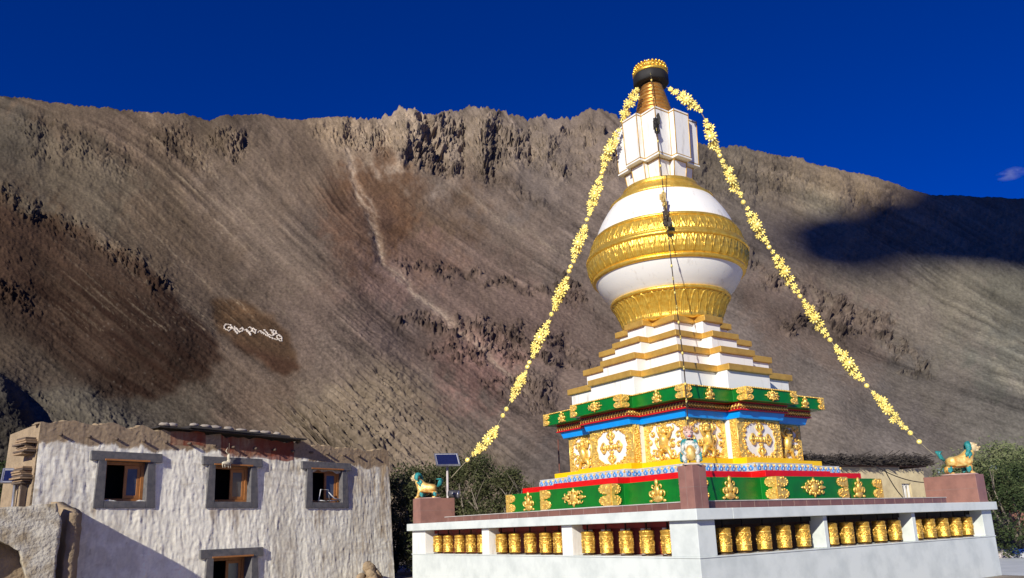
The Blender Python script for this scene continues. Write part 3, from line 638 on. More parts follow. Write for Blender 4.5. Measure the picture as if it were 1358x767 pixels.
band('dome_top', [(2.09,9.92),(2.06,10.05),(1.99,10.25),(1.87,10.50),(1.70,10.78),(1.54,11.0),(1.3,11.1)], M_white, 128)
band('crown_ring', [(1.52,10.93),(1.585,10.96),(1.59,11.02),(1.52,11.06),(1.46,11.08),(1.36,11.22),(1.22,11.36),(1.13,11.43),(1.16,11.47),(1.15,11.52),(1.06,11.54),(.6,11.56)], M_gold, 256, petals(30, .02, 11.08, 11.4))
# --- harmika
def harm(name, z0, z1, s0, h0, p0, s1, h1, p1):
    tier(name, M_white, z0, z1, s0, h0, p0, s1, h1, p1, bevel=.01)
    for zz, s, h, p in ((z0+.05, s0, h0, p0), (z1-.07, s1, h1, p1)):
        for k in (0,):
            for a, c, n in edges(s+.004, h+.004, p):
                if near(n): b = MB(); b.beam(a+Vector((0,0,zz)), c+Vector((0,0,zz)), .016, .022); b.build('gold_edging', M_goldp, ST)
    for (x, y), (x2, y2) in zip(cross(s0, h0, p0), cross(s1, h1, p1)):
        if x < .1 or y < .1: b = MB(); b.tube([(x*1.003,y*1.003,z0+.02),(x2*1.003,y2*1.003,z1-.01)], .014, 5); b.build('gold_edging', M_goldp, ST)
harm('harmika', 12.22, 13.74, .86, .30, .20, .90, .31, .20)
harm('harmika_neck', 11.50, 12.22, .66, .24, .16, .74, .27, .17)
tier('harmika_lip', M_whitep, 12.18, 12.235, .89, .31, .21)
# --- spire
prof = []; NRG = 11
for k in range(NRG):
    z = 13.74+k*(15.30-13.74)/NRG; r = .64-(.64-.25)*k/NRG; dz = (15.30-13.74)/NRG
    for i in range(7):
        t = math.pi*i/6; prof.append((r-.025+.055*math.sin(t), z+dz*(.06+.88*i/6)))
b = MB(); b.lathe(prof, 64); b.build('ringed_spire', mat('copper_gold', (.74,.40,.10), .35, .7, scale=7, col2=(.5,.22,.05), bump=.2), ST)
b = MB(); b.lathe([(.2,15.14),(.50,15.15),(.545,15.19),(.545,15.46),(.52,15.50),(.3,15.52)], 48, rf=lambda i, r, z, t: .012*math.cos(t*40) if r > .52 else 0); b.build('black_canopy_valance', M_black, ST)
b = MB(); b.lathe([(.4,15.48),(.55,15.49),(.56,15.53),(.54,15.58),(.52,15.60),(.50,15.72),(.49,15.78),(.2,15.8)], 64); 
for k in range(26):
    a = 2*math.pi*k/26; b.ell((math.cos(a)*.49, math.sin(a)*.49, 15.78), (.045,.045,.045), None, 6, 4); b.ell((math.cos(a)*.53, math.sin(a)*.53, 15.64), (.045,.045,.06), None, 6, 4)
b.build('gold_canopy_crown', M_gold, ST)
b = MB()
for k in range(10):
    a = k*2.4; r = .05+.018*k; b.ell((math.cos(a)*r, math.sin(a)*r, 15.93+.05*math.sin(k*1.7)+.06*(k < 4)), (.075,.075,.055), Matrix.Rotation(a,3,'Z')@Matrix.Rotation(.5,3,'X'), 7, 4, 0 if k % 3 else 1)
b.lathe([(.03,15.75),(.05,15.95),(.0,16.02)], 8); b.build('finial_flowers', [mat('white_lotus', (.85,.8,.8), .5), M_red], ST)

# ================================================================ garlands
def ornament_mesh(kind):
    b = MB()
    def disc(r, th, n=20, z=0): b.lathe([(r*.9,-th+z),(r,-th*.5+z),(r,th*.5+z),(r*.85,th+z)], n, axis=(0,1,0))
    def petal_ring(n, r, l, w, y=0):
        for k in range(n):
            a = 2*math.pi*k/n; c = (math.cos(a)*r, y, math.sin(a)*r); b.ell(c, (l, .012, w), Matrix.Rotation(-a, 3, 'Y'), 6, 4)
    if kind == 'medallion':
        disc(.115, .02); petal_ring(10, .15, .06, .035); b.tube([(math.cos(t*.3927)*.08, -.024, math.sin(t*.3927)*.08) for t in range(17)], .014, 5, caps=False); b.tube([(math.cos(t*.3927)*.08, .024, math.sin(t*.3927)*.08) for t in range(17)], .014, 5, caps=False); b.ell((0,0,0), (.04,.04,.04))
    elif kind == 'star':
        for k in range(8):
            a = 2*math.pi*k/8; b.ell((math.cos(a)*.08, 0, math.sin(a)*.08), (.075, .014, .028), Matrix.Rotation(-a, 3, 'Y'), 6, 4)
        b.ell((0,0,0), (.045,.03,.045))
    elif kind == 'blossom':
        for k in range(5):
            a = 2*math.pi*k/5; b.ell((math.cos(a)*.05, 0, math.sin(a)*.05), (.045, .016, .036), Matrix.Rotation(-a, 3, 'Y'), 6, 4)
        b.ell((0,0,0), (.03,.03,.03))
    else:
        disc(.06, .015, 14); b.tube([(math.cos(t*.5236)*.035, -.018, math.sin(t*.5236)*.035) for t in range(13)], .010, 4, caps=False); b.tube([(math.cos(t*.5236)*.035, .018, math.sin(t*.5236)*.035) for t in range(13)], .010, 4, caps=False)
    return b.mesh(kind, M_pale_gold)
OM = {k: ornament_mesh(k) for k in ('medallion', 'star', 'blossom', 'button')}
def put(kind, p, parent, sc, face, spin, org, tilt=0):
    o = bpy.data.objects.new(kind, OM[kind]); COL.objects.link(o); o.parent = parent; o.location = Vector(p)-org; o.scale = (sc,)*3
    o.rotation_euler = (Matrix.Rotation(face+tilt, 3, 'Z')@Matrix.Rotation(R.uniform(-.25,.25), 3, 'X')@Matrix.Rotation(spin, 3, 'Y')).to_euler(); return o
def world(x, y, d):
    v = ray(x, y); v = v/math.hypot(v[0], v[1]); return Vector((v[0]*d, v[1]*d, CZ+v[2]*d))
def smooth_line(pts, n=10):
    out = []; k = len(pts)
    for i in range(k-1):
        a, b_, c, d = pts[max(i-1, 0)], pts[i], pts[i+1], pts[min(i+2, k-1)]
        for j in range(n):
            t = j/n; out.append(.5*((2*b_)+(c-a)*t+(2*a-5*b_+4*c-d)*t*t+(3*b_-a-3*c+d)*t**3))
    return out+[pts[-1]]
M_string = mat('string_grey', (.35,.3,.2), .8)
def garland(label, px, d0_, d1_, clusters, buttons, face):
    """px: (x, y) sight points of the hanging line, with its horizontal distance running from d0_ to d1_"""
    y0, y1 = px[0][1], px[-1][1]
    pts = smooth_line([world(x, y, d0_+(d1_-d0_)*(y-y0)/(y1-y0)) for x, y in px]); ys = np.interp(np.linspace(0, len(px)-1, len(pts)), range(len(px)), [y for x, y in px])
    q = pts[-1].copy(); g_ = tag(empty('garland', q), label, 'garland', 'gilt flower garlands strung from the stupa top')
    b = MB(); b.tube([v-q for v in pts], .012, 5); b.build('string', M_string, g_)
    def at_(y):
        f = float(np.interp(y, ys, range(len(pts)))); i = min(int(f), len(pts)-2); return pts[i].lerp(pts[i+1], f-i)
    dn = (pts[-1]-pts[0]).normalized(); perp = dn.cross(Vector((math.sin(face), math.cos(face), 0))).normalized()
    for c0, c1 in clusters:
        l = c1-c0; mid = (c0+c1)/2; fc = -face+R.uniform(-.5, .5)
        put('medallion', at_(mid)-Vector((math.sin(face),math.cos(face),0))*.07, g_, 1.0, fc, R.random()*6, q)
        for sg in (-1, 1):
            put('star', at_(mid+sg*l*.17)+perp*.05*sg, g_, .95, fc, R.random()*6, q, .3); put('star', at_(mid+sg*l*.20)-perp*.09*sg, g_, .95, fc, R.random()*6, q, -.3)
            put('star', at_(mid+sg*l*.33), g_, .9, fc, R.random()*6, q, .2); put('blossom', at_(mid+sg*l*.45)+perp*.02, g_, .95, fc, R.random()*6, q)
        for k in range(12):
            t_ = R.uniform(-.46, .46); put(R.choice(('blossom', 'button', 'blossom', 'star')), at_(mid+t_*l)+perp*R.uniform(-.13, .13)*(1-abs(t_)*1.3)-Vector((0,0,R.uniform(0,.05))), g_, R.uniform(.5,.9), fc+R.uniform(-.6,.6), R.random()*6, q, R.uniform(-.5,.5))
    for y in buttons: put('button', at_(y), g_, 1.25, -face, 0, q)
    return g_
garland('gilt flower garland hanging left of the dome, down to the lamp post', [(845,117),(830,150),(806,205),(788,262),(768,322),(744,388),(716,450),(686,515),(650,580),(622,608),(598,634)], 22.0, 24.6,
    [(117,165),(171,228),(232,287),(298,348),(366,412),(424,475),(492,532),(562,603)], [229,292,354,360,417,481,487,541,549,610], rad(12))
garland('gilt flower garland hanging over the mountain to the right of the dome', [(884,116),(906,130),(930,150),(946,188),(970,238),(1003,300),(1040,360),(1080,422),(1123,480),(1175,541),(1219,586),(1240,604)], 22.0, 26.5,
    [(118,150),(160,205),(213,264),(275,325),(332,390),(397,447),(458,506),(518,568)], [208,269,328,393,451,511,572,586], rad(20))
# ================================================================ balustrade with prayer-wheel niches
BC = Vector((3.18, 14.27, 0)); LW = 10.95; TH = .34
BA = tag(empty('balustrade', BC, RZ35), 'low white marble wall around the stupa with niches holding gold prayer wheels', 'wall')
def arm_box(name, side, a0, a1, d0, d1, z0, z1, m, bevel=.008, lab=None):
    """box on an arm: a along the arm from the near corner, d depth behind its face"""
    b = MB()
    if side == 'L': b.box(d0, d1, a0, a1, z0, z1)
    else: b.box(a0, a1, d0, d1, z0, z1)
    o = b.build(name, m, BA, bevel)
    if lab: o['label'] = lab
    return o
MW = M_whitep
posts = {'L': [(6.86,7.18), (3.56,3.92)], 'R': [(3.76,3.88), (7.14,7.28)]}
ends = {'L': (10.17, LW), 'R': (10.45, LW)}
bm = MB()
for a0, a1, d0, d1 in ((0, LW, 0, TH),):
    bm.prism([(0,0),(LW,0),(LW,LW),(0,LW)], 0, .955)
    bm.prism([(-.015,-.015),(LW+.015,-.015),(LW+.015,LW+.015),(-.015,LW+.015)], .955, .985)
bm.build('base_wall', M_marble, BA, .008)
arm_box('corner_pillar', 'L', 0, .68, 0, .47, .985, 1.62, M_marble)
for sd_ in 'LR':
    mm = M_whitep if sd_ == 'L' else M_marble
    for a0, a1 in posts[sd_]: arm_box('post', sd_, a0, a1, 0, TH, .985, 1.62, mm)
    a0, a1 = ends[sd_]; arm_box('end_pillar', sd_, a0, a1, 0, TH+.1, .985, 1.62, mm)
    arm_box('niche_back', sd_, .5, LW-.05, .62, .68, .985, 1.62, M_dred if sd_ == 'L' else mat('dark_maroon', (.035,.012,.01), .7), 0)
    arm_box('niche_lintel', sd_, .5, LW-.5, .30, .36, 1.52, 1.62, mat('lintel_red', (.26,.018,.015), .5) if sd_ == 'L' else M_black, 0)  # left lintel red, right lintel flat black
    stops = [.68]+[v for p in sorted(posts[sd_]) for v in p]+[ends[sd_][0]]
mid_t = []
for sd_ in 'LR':
    for k in range(18):
        a = .95+.6*k
        if sd_ == 'L' and 0 < a < 4: arm_box('divider', sd_, a+.24, a+.34, .42, .60, .985, 1.5, M_whitep, 0)
# hollow ring wall above the sill elsewhere
for nm, (x0, x1, y0, y1) in (('back_wall', (LW-TH, LW, .9, LW)), ('side_wall', (.9, LW-TH-.002, LW-TH, LW))):
    b = MB(); b.box(x0, x1, y0, y1, .985, 1.62); b.build(nm, M_marble, BA)
b = MB(); q = .12; iw = .85
for x0, x1, y0, y1 in ((-q, iw, -q, LW+q), (iw, LW+q, -q, iw), (LW-iw+.2, LW+q, iw, LW+q), (iw, LW-iw+.2, LW-iw+.2, LW+q)): b.box(x0, x1, y0, y1, 1.62, 1.82)
b.build('cap_slab', M_marble, BA, .012)
b = MB(); b.box(.7, LW-.7, .7, LW-.7, 1.5, 1.80); b.build('terrace_floor', M_tile, BA)
# tiled kerb above the cap
M_joint = mat('dark_mortar', (.30,.20,.17), .8)
TT = mat('kerb_tile', (.21,.098,.075), .35, scale=3, col2=(.15,.07,.055), bump=.05)
b = MB(); b.box(.30, .50, .34, 9.55, 1.82, 1.955); b.build('tile_kerb', TT, BA)
b = MB(); b.box(.50, 9.4, .30, .50, 1.82, 1.955); b.build('tile_kerb', TT, BA)
b = MB(); b.box(.285, .515, .34, 9.56, 1.955, 1.972); b.build('kerb_edge', M_grout, BA)
b = MB(); b.box(.515, 9.41, .285, .515, 1.955, 1.972); b.build('kerb_edge', M_grout, BA)
b = MB(); 
for k in range(22): b.box(.296, .30, .55+k*.42, .562+k*.42, 1.822, 1.954)
b.box(.2965,.2995,.55,9.3,1.822,1.828); b.build('tile_joints', M_joint, BA)
b = MB()
for k in range(21): b.box(.75+k*.42, .762+k*.42, .296, .30, 1.822, 1.954)
b.box(.75,9.3,.2965,.2995,1.822,1.828); b.build('tile_joints', M_joint, BA)
def pier(x0, x1, y0, y1, z1, rows=2, cols=2):
    e = MB(); e.box(x0, x1, y0, y1, 1.822, z1); o = e.build('tiled_pier', M_tile, BA, .008)
    j = MB()
    for r_ in range(1, rows):
        z = 1.82+(z1-1.82)*r_/rows; j.box(x0-.002, x1+.002, y0-.002, y1+.002, z-.004, z+.004)
    for c_ in range(1, cols):
        if y1-y0 > .2: y = y0+(y1-y0)*c_/cols; j.box(x0-.002, x1+.002, y-.004, y+.004, 1.824, z1+.002)
        x = x0+(x1-x0)*c_/cols; j.box(x-.004, x+.004, y0-.0025, y1+.0025, 1.824, z1+.0025)
    g = j.build('pier_joints', M_joint, o); return o
pier(-.02, .34, -.02, .34, 2.60, 2, 2)
pier(.0, 1.15, 10.45, 10.9, 2.53, 2, 1); pier(10.45, 10.9, .0, 1.35, 2.53, 2, 1)
# ---------------------------------------------------------------- prayer wheels
def wheel_proto():
    w = empty('prayer_wheel')
    pr = [(.05,-.225),(.122,-.225),(.142,-.215),(.146,-.20),(.138,-.19),(.138,.17),(.148,.185),(.146,.20),(.12,.215),(.05,.225)]
    b = MB(); b.lathe(pr, 36, rf=lambda i, r, z, t: .0045*math.cos(t*12)*(abs(z) < .17)); b.build('drum', M_wheel, w)
    b = MB(); b.lathe([(.140,.10),(.146,.105),(.146,.115),(.140,.12)], 36); b.build('rim', M_golds, w)
    b = MB(); b.lathe([(.140,-.12),(.146,-.115),(.146,-.105),(.140,-.10)], 36); b.build('rim', M_golds, w)
    b = MB(); b.tube([(0,0,-.31),(0,0,.36)], .018, 8); b.build('axle', M_black, w)
    b = MB(); b.lathe([(.0,-.30),(.10,-.29),(.13,-.26),(.12,-.238),(.0,-.236)], 20); b.build('foot_ring', mat('tarnished_brass', (.08,.05,.03), .5, .4), w)
    # raised mantra characters around the drum
    b = MB(); R2 = random.Random(9)
    for k in range(10):
        a = 2*math.pi*k/10; 
        for j in range(5):
            t = a+R2.uniform(-.2,.2); z = R2.uniform(-.07,.08); c = Vector((math.cos(t)*.1385, math.sin(t)*.1385, z)); d = Vector((-math.sin(t), math.cos(t), 0))
            p = c-d*.025+Vector((0,0,R2.uniform(-.02,.02))); q2 = c+d*.02+Vector((0,0,R2.uniform(-.05,.05))); b.tube([p, c+Vector((math.cos(t),math.sin(t),0))*.003, q2], .008, 4)
    b.build('raised_lettering', M_golds, w)
    return w
M_wheel = mat('embossed_gold_drum', (.95,.60,.11), .32, .72, scale=16, col2=(.62,.33,.05), thr=(.38,.6), bump=.9, bscale=38, bdist=.015)
WP = wheel_proto(); first = True
bays = {'L': [([.93,1.50,2.09,2.69,3.28], 'nearest the corner'), ([4.27,4.78,5.38,6.02,6.6], 'in the middle'), ([7.45,8.02,8.6,9.2,9.78], 'farthest from the corner')],
        'R': [([.90,1.46,2.06,2.68,3.30], 'nearest the corner'), ([4.25,4.83,5.44,6.07,6.7], 'in the middle'), ([7.6,8.2,8.82,9.42,10.0], 'farthest from the corner')]}
ORD = ['first', 'second', 'third', 'fourth', 'fifth']
for sd_ in 'LR':
    for bi, (aa, desc) in enumerate(bays[sd_]):
        for k, a in enumerate(aa):
            w = WP if first else copy_tree(WP); first = False
            dd = .2
            p = BC+(DR*dd+DL*a if sd_ == 'L' else DR*a+DL*dd)+Vector((0,0,1.25)); w.location = p; w.rotation_euler = (0,0,R.uniform(0,6))
            ordn = (['rightmost', 'second from right', 'middle', 'second from left', 'leftmost'] if sd_ == 'L' else ['leftmost', 'second from left', 'middle', 'second from right', 'rightmost'])[k]
            tag(w, '%s gold prayer wheel in the %s wall, niche %s' % (ordn, 'left' if sd_ == 'L' else 'right', desc), 'prayer wheel', 'gold prayer wheels in the wall niches')

# ================================================================ snow lion statues
M_lg = mat('gilded_statue', (.80,.60,.20), .4, .3, scale=9, col2=(.62,.30,.06), thr=(.38,.58), bump=.5, bscale=22, bdist=.02); M_tq = mat('turquoise_paint', (.03,.30,.29), .5, scale=14, col2=(.015,.14,.15), bump=.6, bscale=40); M_ivory = mat('ivory_paint', (.66,.56,.34), .5, scale=10, col2=(.5,.34,.14)); M_jade = mat('jade_grey_paint', (.62,.60,.52), .5, scale=12, col2=(.14,.28,.27), thr=(.42,.5))
def skin(name, V_, E_, Rr, mat_, parent, sub=2):
    me = bpy.data.meshes.new(name); me.from_pydata([tuple(v) for v in V_], E_, []); o = bpy.data.objects.new(name, me); COL.objects.link(o); o.parent = parent
    me.materials.append(mat_)
    s_ = o.modifiers.new('skin', 'SKIN'); s_.use_smooth_shade = True; s_.branch_smoothing = .6
    for i, r_ in enumerate(Rr): me.skin_vertices[0].data[i].radius = (r_, r_) if not hasattr(r_, '__len__') else r_
    me.skin_vertices[0].data[0].use_root = True
    u = o.modifiers.new('sub', 'SUBSURF'); u.levels = sub; u.render_levels = sub
    return o
def lion(loc, rz, label, sc, headturn=0, pose='stand'):
    t = tag(empty('snow_lion_statue', loc, rz), label, 'statue'); t.scale = (sc*1.08,sc,sc)
    # faces +x
    V_ = [(-.16,0,.36),(0,0,.345),(.2,0,.37),(.27,0,.47),(.30,0,.58),(.37,0,.62),(-.31,0,.36)]; E_ = [(0,1),(1,2),(2,3),(3,4),(4,5),(0,6)]; Rr = [.19,.17,.19,.15,.13,.11,.13]
    for sx, sy, fw_ in ((.2,.09,1),(.2,-.09,1),(-.2,.09,0),(-.2,-.09,0)):
        n = len(V_); st = 0 if fw_ == 0 else 2
        if fw_: V_ += [(sx+.05,sy,.24),(sx+.03+(.06 if sy > 0 else 0),sy,.12),(sx+.05+(.08 if sy > 0 else 0),sy,.04),(sx+.13+(.08 if sy > 0 else 0),sy,.03)]; Rr += [.075,.05,.045,.04]
        else: V_ += [(sx+.02,sy,.24),(sx-.07,sy,.13),(sx-.03,sy,.04),(sx+.07,sy,.03)]; Rr += [.115,.06,.045,.045]
        E_ += [(st,n),(n,n+1),(n+1,n+2),(n+2,n+3)]
    skin('body', V_, E_, Rr, M_lg, t)
    hc = Vector((.38,0,.70)); q = Matrix.Rotation(headturn, 3, 'Z')
    b = MB(); b.ell(hc, (.13,.12,.135), q); b.ell(hc+q@Vector((.09,0,-.03)), (.085,.075,.055), q); b.ell(hc+q@Vector((.085,0,-.085)), (.065,.06,.03), q); b.ell(hc+q@Vector((.165,0,-.005)), (.025,.035,.025), q)
    for sy in (-1,1): b.ell(hc+q@Vector((.085,sy*.05,.05)), (.035,.035,.03), q); b.ell(hc+q@Vector((-.02,sy*.10,.08)), (.03,.02,.05), q)
    b.build('head', M_ivory, t)
    b = MB(); 
    for sy in (-1,1): b.ell(hc+q@Vector((.108,sy*.052,.05)), (.018,.018,.018), q)
    b.ell(hc+q@Vector((.15,0,-.06)), (.03,.045,.012), q); b.build('eyes_and_mouth', M_black, t)
    b = MB()
    for k in range(26):
        a = -1.9+3.8*(k/25); rr = .13; c = hc+q@Vector((-.045-.02*(k % 2), math.sin(a)*rr*1.0, math.cos(a)*rr*1.02)); b.tube([c, c+q@Vector((-.05, math.sin(a)*.03, -.02)), c+q@Vector((-.09, math.sin(a)*.03, -.07))], [.038,.032,.012], 6)
    for k in range(14):
        a = k*.45; c = Vector((.30-.03*(k % 3), math.sin(a)*.11, .60-.02*(k % 5))); b.tube([c, c+Vector((-.05,math.sin(a)*.03,-.05)), c+Vector((-.07,math.sin(a)*.04,-.13))], [.045,.038,.012], 6)
    b.build('mane', M_tq, t)
    b = MB()
    for k in range(7):
        a = (k-3)*.22; b.tube([(-.29,0,.38),(-.38,math.sin(a)*.05,.46+.02*k),(-.42-.02*math.cos(a*3),math.sin(a)*.12,.56+.01*k),(-.36+.03*k*.5,math.sin(a)*.15,.62)], [.03,.04,.034,.01], 6)
    b.build('tail', M_tq, t)
    b = MB()
    for sx, sy in ((.22,.15),(.22,-.15),(-.2,.15),(-.2,-.15)): 
        for k in range(4): b.tube([(sx,sy,.2-.02*k),(sx-.06,sy*1.1,.16-.03*k),(sx-.10,sy*1.1,.19-.03*k)], [.03,.024,.008], 5)
    b.build('leg_curls', M_tq, t)
    b = MB(); b.ell((.02,0,.235), (.22,.09,.05), None, 12, 6); b.build('belly', mat('orange_belly', (.7,.25,.03), .4), t)
    b = MB(); b.lathe([(.0,-.01),(.36,-.01),(.37,.012),(.34,.03),(.0,.03)], 28, rf=lambda i, r, z, t_: r*.12*math.cos(2*t_)); b.build('base_slab', mat('pink_stone', (.5,.33,.28), .6), t)
    return t
lion(world(568, 655, 24.0)*1.0, rad(172), 'gilded snow lion with turquoise mane on the left pier by the solar lamp', .92, -.3)
lion(world(1272, 627, 24.0), rad(-8), 'gilded snow lion with turquoise mane on the right pier of the marble wall', 1.02, -.2)
for o in bpy.data.objects:
    if o.name.startswith('snow_lion_statue'): o.location.z = 2.545
# seated guardian figure on the corner pier, seen from the front
def guardian(loc, rz):
    t = tag(empty('guardian_lion_statue', loc, rz), 'seated guardian lion with crown and gold belly on the corner pier', 'statue'); t.scale = (.86,.86,1.0)
    # faces -y
    V_ = [(0,.02,.14),(0,.0,.26),(0,-.01,.38),(0,-.02,.47)]; E_ = [(0,1),(1,2),(2,3)]; Rr = [.13,.125,.10,.075]
    for sx in (-1,1):
        n = len(V_); V_ += [(sx*.12,-.02,.38),(sx*.17,-.06,.27),(sx*.14,-.12,.2),(sx*.09,-.15,.17)]; E_ += [(2,n),(n,n+1),(n+1,n+2),(n+2,n+3)]; Rr += [.05,.045,.042,.035]
        n = len(V_); V_ += [(sx*.12,-.06,.12),(sx*.17,-.13,.1),(sx*.13,-.16,.04),(sx*.12,-.21,.03)]; E_ += [(0,n),(n,n+1),(n+1,n+2),(n+2,n+3)]; Rr += [.075,.06,.045,.035]
    skin('body', V_, E_, Rr, M_jade, t)
    b = MB(); b.ell((0,-.10,.20), (.115,.085,.15), None, 14, 9); b.build('belly', M_lg, t)
    b = MB(); b.ell((0,-.02,.56), (.095,.09,.10), None, 14, 9); b.ell((0,-.10,.53), (.06,.05,.04)); b.ell((0,-.10,.49), (.05,.04,.025)); b.ell((0,-.145,.545), (.022,.018,.018))
    for sx in (-1,1): b.ell((sx*.09,0,.60), (.02,.03,.04)); b.ell((sx*.045,-.085,.585), (.03,.025,.025))
    h = b.build('head', mat('face_paint', (.72,.58,.5), .5, scale=12, col2=(.5,.2,.15)), t)
    b = MB(); 
    for sx in (-1,1): b.ell((sx*.042,-.108,.585), (.014,.01,.014))
    b.build('eyes', M_black, h); b = MB(); b.ell((0,-.145,.508), (.04,.012,.012)); b.build('mouth', M_red, h)
    b = MB(); b.lathe([(.095,.62),(.10,.64),(.09,.66),(.0,.68)], 18)
    for k in range(5):
        a = math.pi+math.pi*(k+.5)/5; b.tube([(math.cos(a)*.085,math.sin(a)*.085,.65),(math.cos(a)*.09,math.sin(a)*.09,.72-.008*abs(k-2))], [.03,.008], 6)
    b.build('crown', mat('pink_gold', (.7,.42,.28), .4, .2), t)
    b = MB()
    for k in range(12):
        a = k*math.pi*2/12; c = Vector((math.cos(a)*.12, .02+.05*math.sin(a), .44+.035*math.sin(a))); b.tube([c, c*1.02+Vector((math.cos(a)*.03,0,-.06)), c+Vector((math.cos(a)*.05,-.01,-.12))], [.035,.035,.012], 6)
    b.build('mane', M_tq, t)
    for sx in (-1,1):
        b = MB()
        for k in range(4): b.tube([(sx*.18,-.1,.05+.03*k),(sx*.22,-.11,.07+.04*k),(sx*.2,-.12,.1+.04*k)], [.03,.024,.008], 5)
        b.build('leg_curls', M_tq, t)
    b = MB(); b.box(-.17,.17,-.22,.14,-.02,.012); b.build('base_slab', mat('pale_stone', (.6,.5,.42), .6), t, .01)
    return t
guardian(BC+DR*.16+DL*.16+Vector((0,0,2.625)), rad(-6)+0)
# cord with dark flags hanging from the canopy down to the corner pier
TOP = SC+Vector((0,0,15.25))
cp = [TOP+(-DR-DL)*.35, TOP+(-DR-DL)*1.0-Vector((0,0,2.4)), TOP+(-DR-DL)*1.75-Vector((0,0,5.2)), TOP+(-DR-DL)*2.55-Vector((0,0,7.7)), TOP+(-DR-DL)*3.65-Vector((0,0,10.3)), BC+DR*.5+DL*.5+Vector((0,0,2.7))]
ln = smooth_line(cp, 12); cd = tag(empty('flag_cord', ln[-1]), 'thin dark cord with clumps of faded flags hanging down the front corner of the stupa', 'cord')
b = MB(); b.tube([p-ln[-1] for p in ln], .014, 5); b.build('cord', M_wire, cd)
R3 = random.Random(3)
def clump(i0, n, m, w, nm):
    b = MB()
    for k in range(n):
        p = ln[i0]+(ln[i0+1]-ln[i0])*(k/n)*2-ln[-1]+Vector((R3.uniform(-w,w),R3.uniform(-w,w),0)); a = R3.uniform(0,3); d = Vector((math.cos(a),math.sin(a),0))*R3.uniform(.05,.1); dz = Vector((R3.uniform(-.03,.03),0,-R3.uniform(.12,.25)))
        b.add([p-d,p+d,p+d*.8+dz,p-d*1.1+dz*1.1], [(0,1,2,3)]); b.ell(p+dz*.5, (.05,.04,.07), None, 6, 4)
    b.build(nm, m, cd)
clump(8, 16, M_black, .05, 'flag_clump'); clump(10, 12, M_black, .04, 'flag_clump'); clump(25, 11, M_wire, .04, 'flag_clump'); clump(22, 10, mat('faded_gold_cloth', (.5,.35,.12), .7), .05, 'flag_clump')
for i in range(0, len(ln)-1, 2):
    o = bpy.data.objects.new('button', OM['button' if i % 4 else 'blossom']); COL.objects.link(o); o.parent = cd; o.location = ln[i]-ln[-1]; o.rotation_euler = (0,0,rad(70)); o.scale = (.8,)*3
for o in [c for c in bpy.data.objects if c.parent == cd and c.type == 'MESH' and c.name.startswith(('button','blossom'))]: o.active_material_index = 0
# ================================================================ mud house on the left
HF = rad(51.3); HU = Vector((math.cos(HF), math.sin(HF), 0)); HN = Vector((-math.sin(HF), math.cos(HF), 0)); HP = Vector((-8.559, 23.658, 0))
HO = tag(empty('mud_house', HP, HF), 'whitewashed two storey mud house with dark framed windows and beam ends', 'house')
def fac_pt(a, z, out=0): return HP+HU*a-HN*out+Vector((0,0,z))
def vnoise(seed, nx, nz, cx, cz, hw=1.0):
    r = np.random.default_rng(seed); n = r.standard_normal((nz, nx)); fx = np.fft.rfftfreq(nx)[None, :]*cx; fz = np.fft.fftfreq(nz)[:, None]*cz
    f = np.sqrt(fx*fx+fz*fz); f[0, 0] = 1; w = f**(-hw)*np.exp(-(f*.9)**2); o = np.fft.irfft2(np.fft.rfft2(n)*w, s=(nz, nx)); o -= o.mean(); return o/o.std()
A0, A1, ZT = -5.42, 6.22, 4.62; G_ = .035
nx = int((A1-A0)/G_); nz = int(ZT/G_)
aa = np.linspace(A0, A1, nx+1); zz = np.linspace(0, ZT, nz+1); AG, ZG = np.meshgrid(aa, zz)
drip = vnoise(31, nx+1, nz+1, 1.0, 5, .8); lump = vnoise(32, nx+1, nz+1, 2, 2, 1.4); fine = vnoise(33, nx+1, nz+1, 1, 1, .25); streak = vnoise(34, nx+1, nz+1, .6, 7, .9); blot = vnoise(35, nx+1, nz+1, 3, 4, 1.3); course = vnoise(36, nx+1, nz+1, 6, .8, .9)
WIN = [(-3.24, 2.66, 3.71, 1.10), (-.08, 2.65, 3.71, 1.18), (3.40, 2.64, 3.71, 1.22), (-.08, .0, 1.06, 1.22)]      # centre a, z0, z1, width
band_z = 4.06+.05*lump+.04*blot+.03*streak
tan_m = np.clip((ZG-band_z)/.05, 0, 1)
out_ = .34*(1-ZG/ZT)+.0060*drip*(1-.6*tan_m)+.0045*lump+.0014*fine+.002*tan_m*fine+.002*course
# irregular parapet outline
topz = ZT+.05*np.interp(aa, np.linspace(A0, A1, 60), np.random.default_rng(5).standard_normal(60))-.17*np.clip((aa-1)/5, 0, 1)+.05*(aa < -1)
ZG2 = ZG*(topz/ZT)[None, :]
left_b = np.clip((ZT-ZG)/ZT, 0, 1)
AG2 = AG-(.13*left_b)*np.clip((A0+1.2-AG)/1.2, 0, 1)
def mixa(c, m, rgb): m = np.clip(m, 0, 1)[..., None]; return c*(1-m)+np.array(lin(*rgb)[:3])*m
col = np.ones(AG.shape+(3,))*np.array([.90, .86, .71]); col *= (1+.05*fine+.05*drip+.04*lump)[..., None]
col = mixa(col, .45*(streak > 1.0)*(.5+.5*np.clip(blot, 0, 1)), (150,132,104)); col = mixa(col, .28*np.clip(blot-.6, 0, 1), (165,148,118)); col = mixa(col, .25*np.clip(course-1, 0, 1), (160,140,112))
rs = np.clip((AG-3.4)/2.6, 0, 1)*np.clip(.4+.4*streak+.35*(ZG-2)/2, 0, 1); col = mixa(col, .9*rs, (168,142,104))
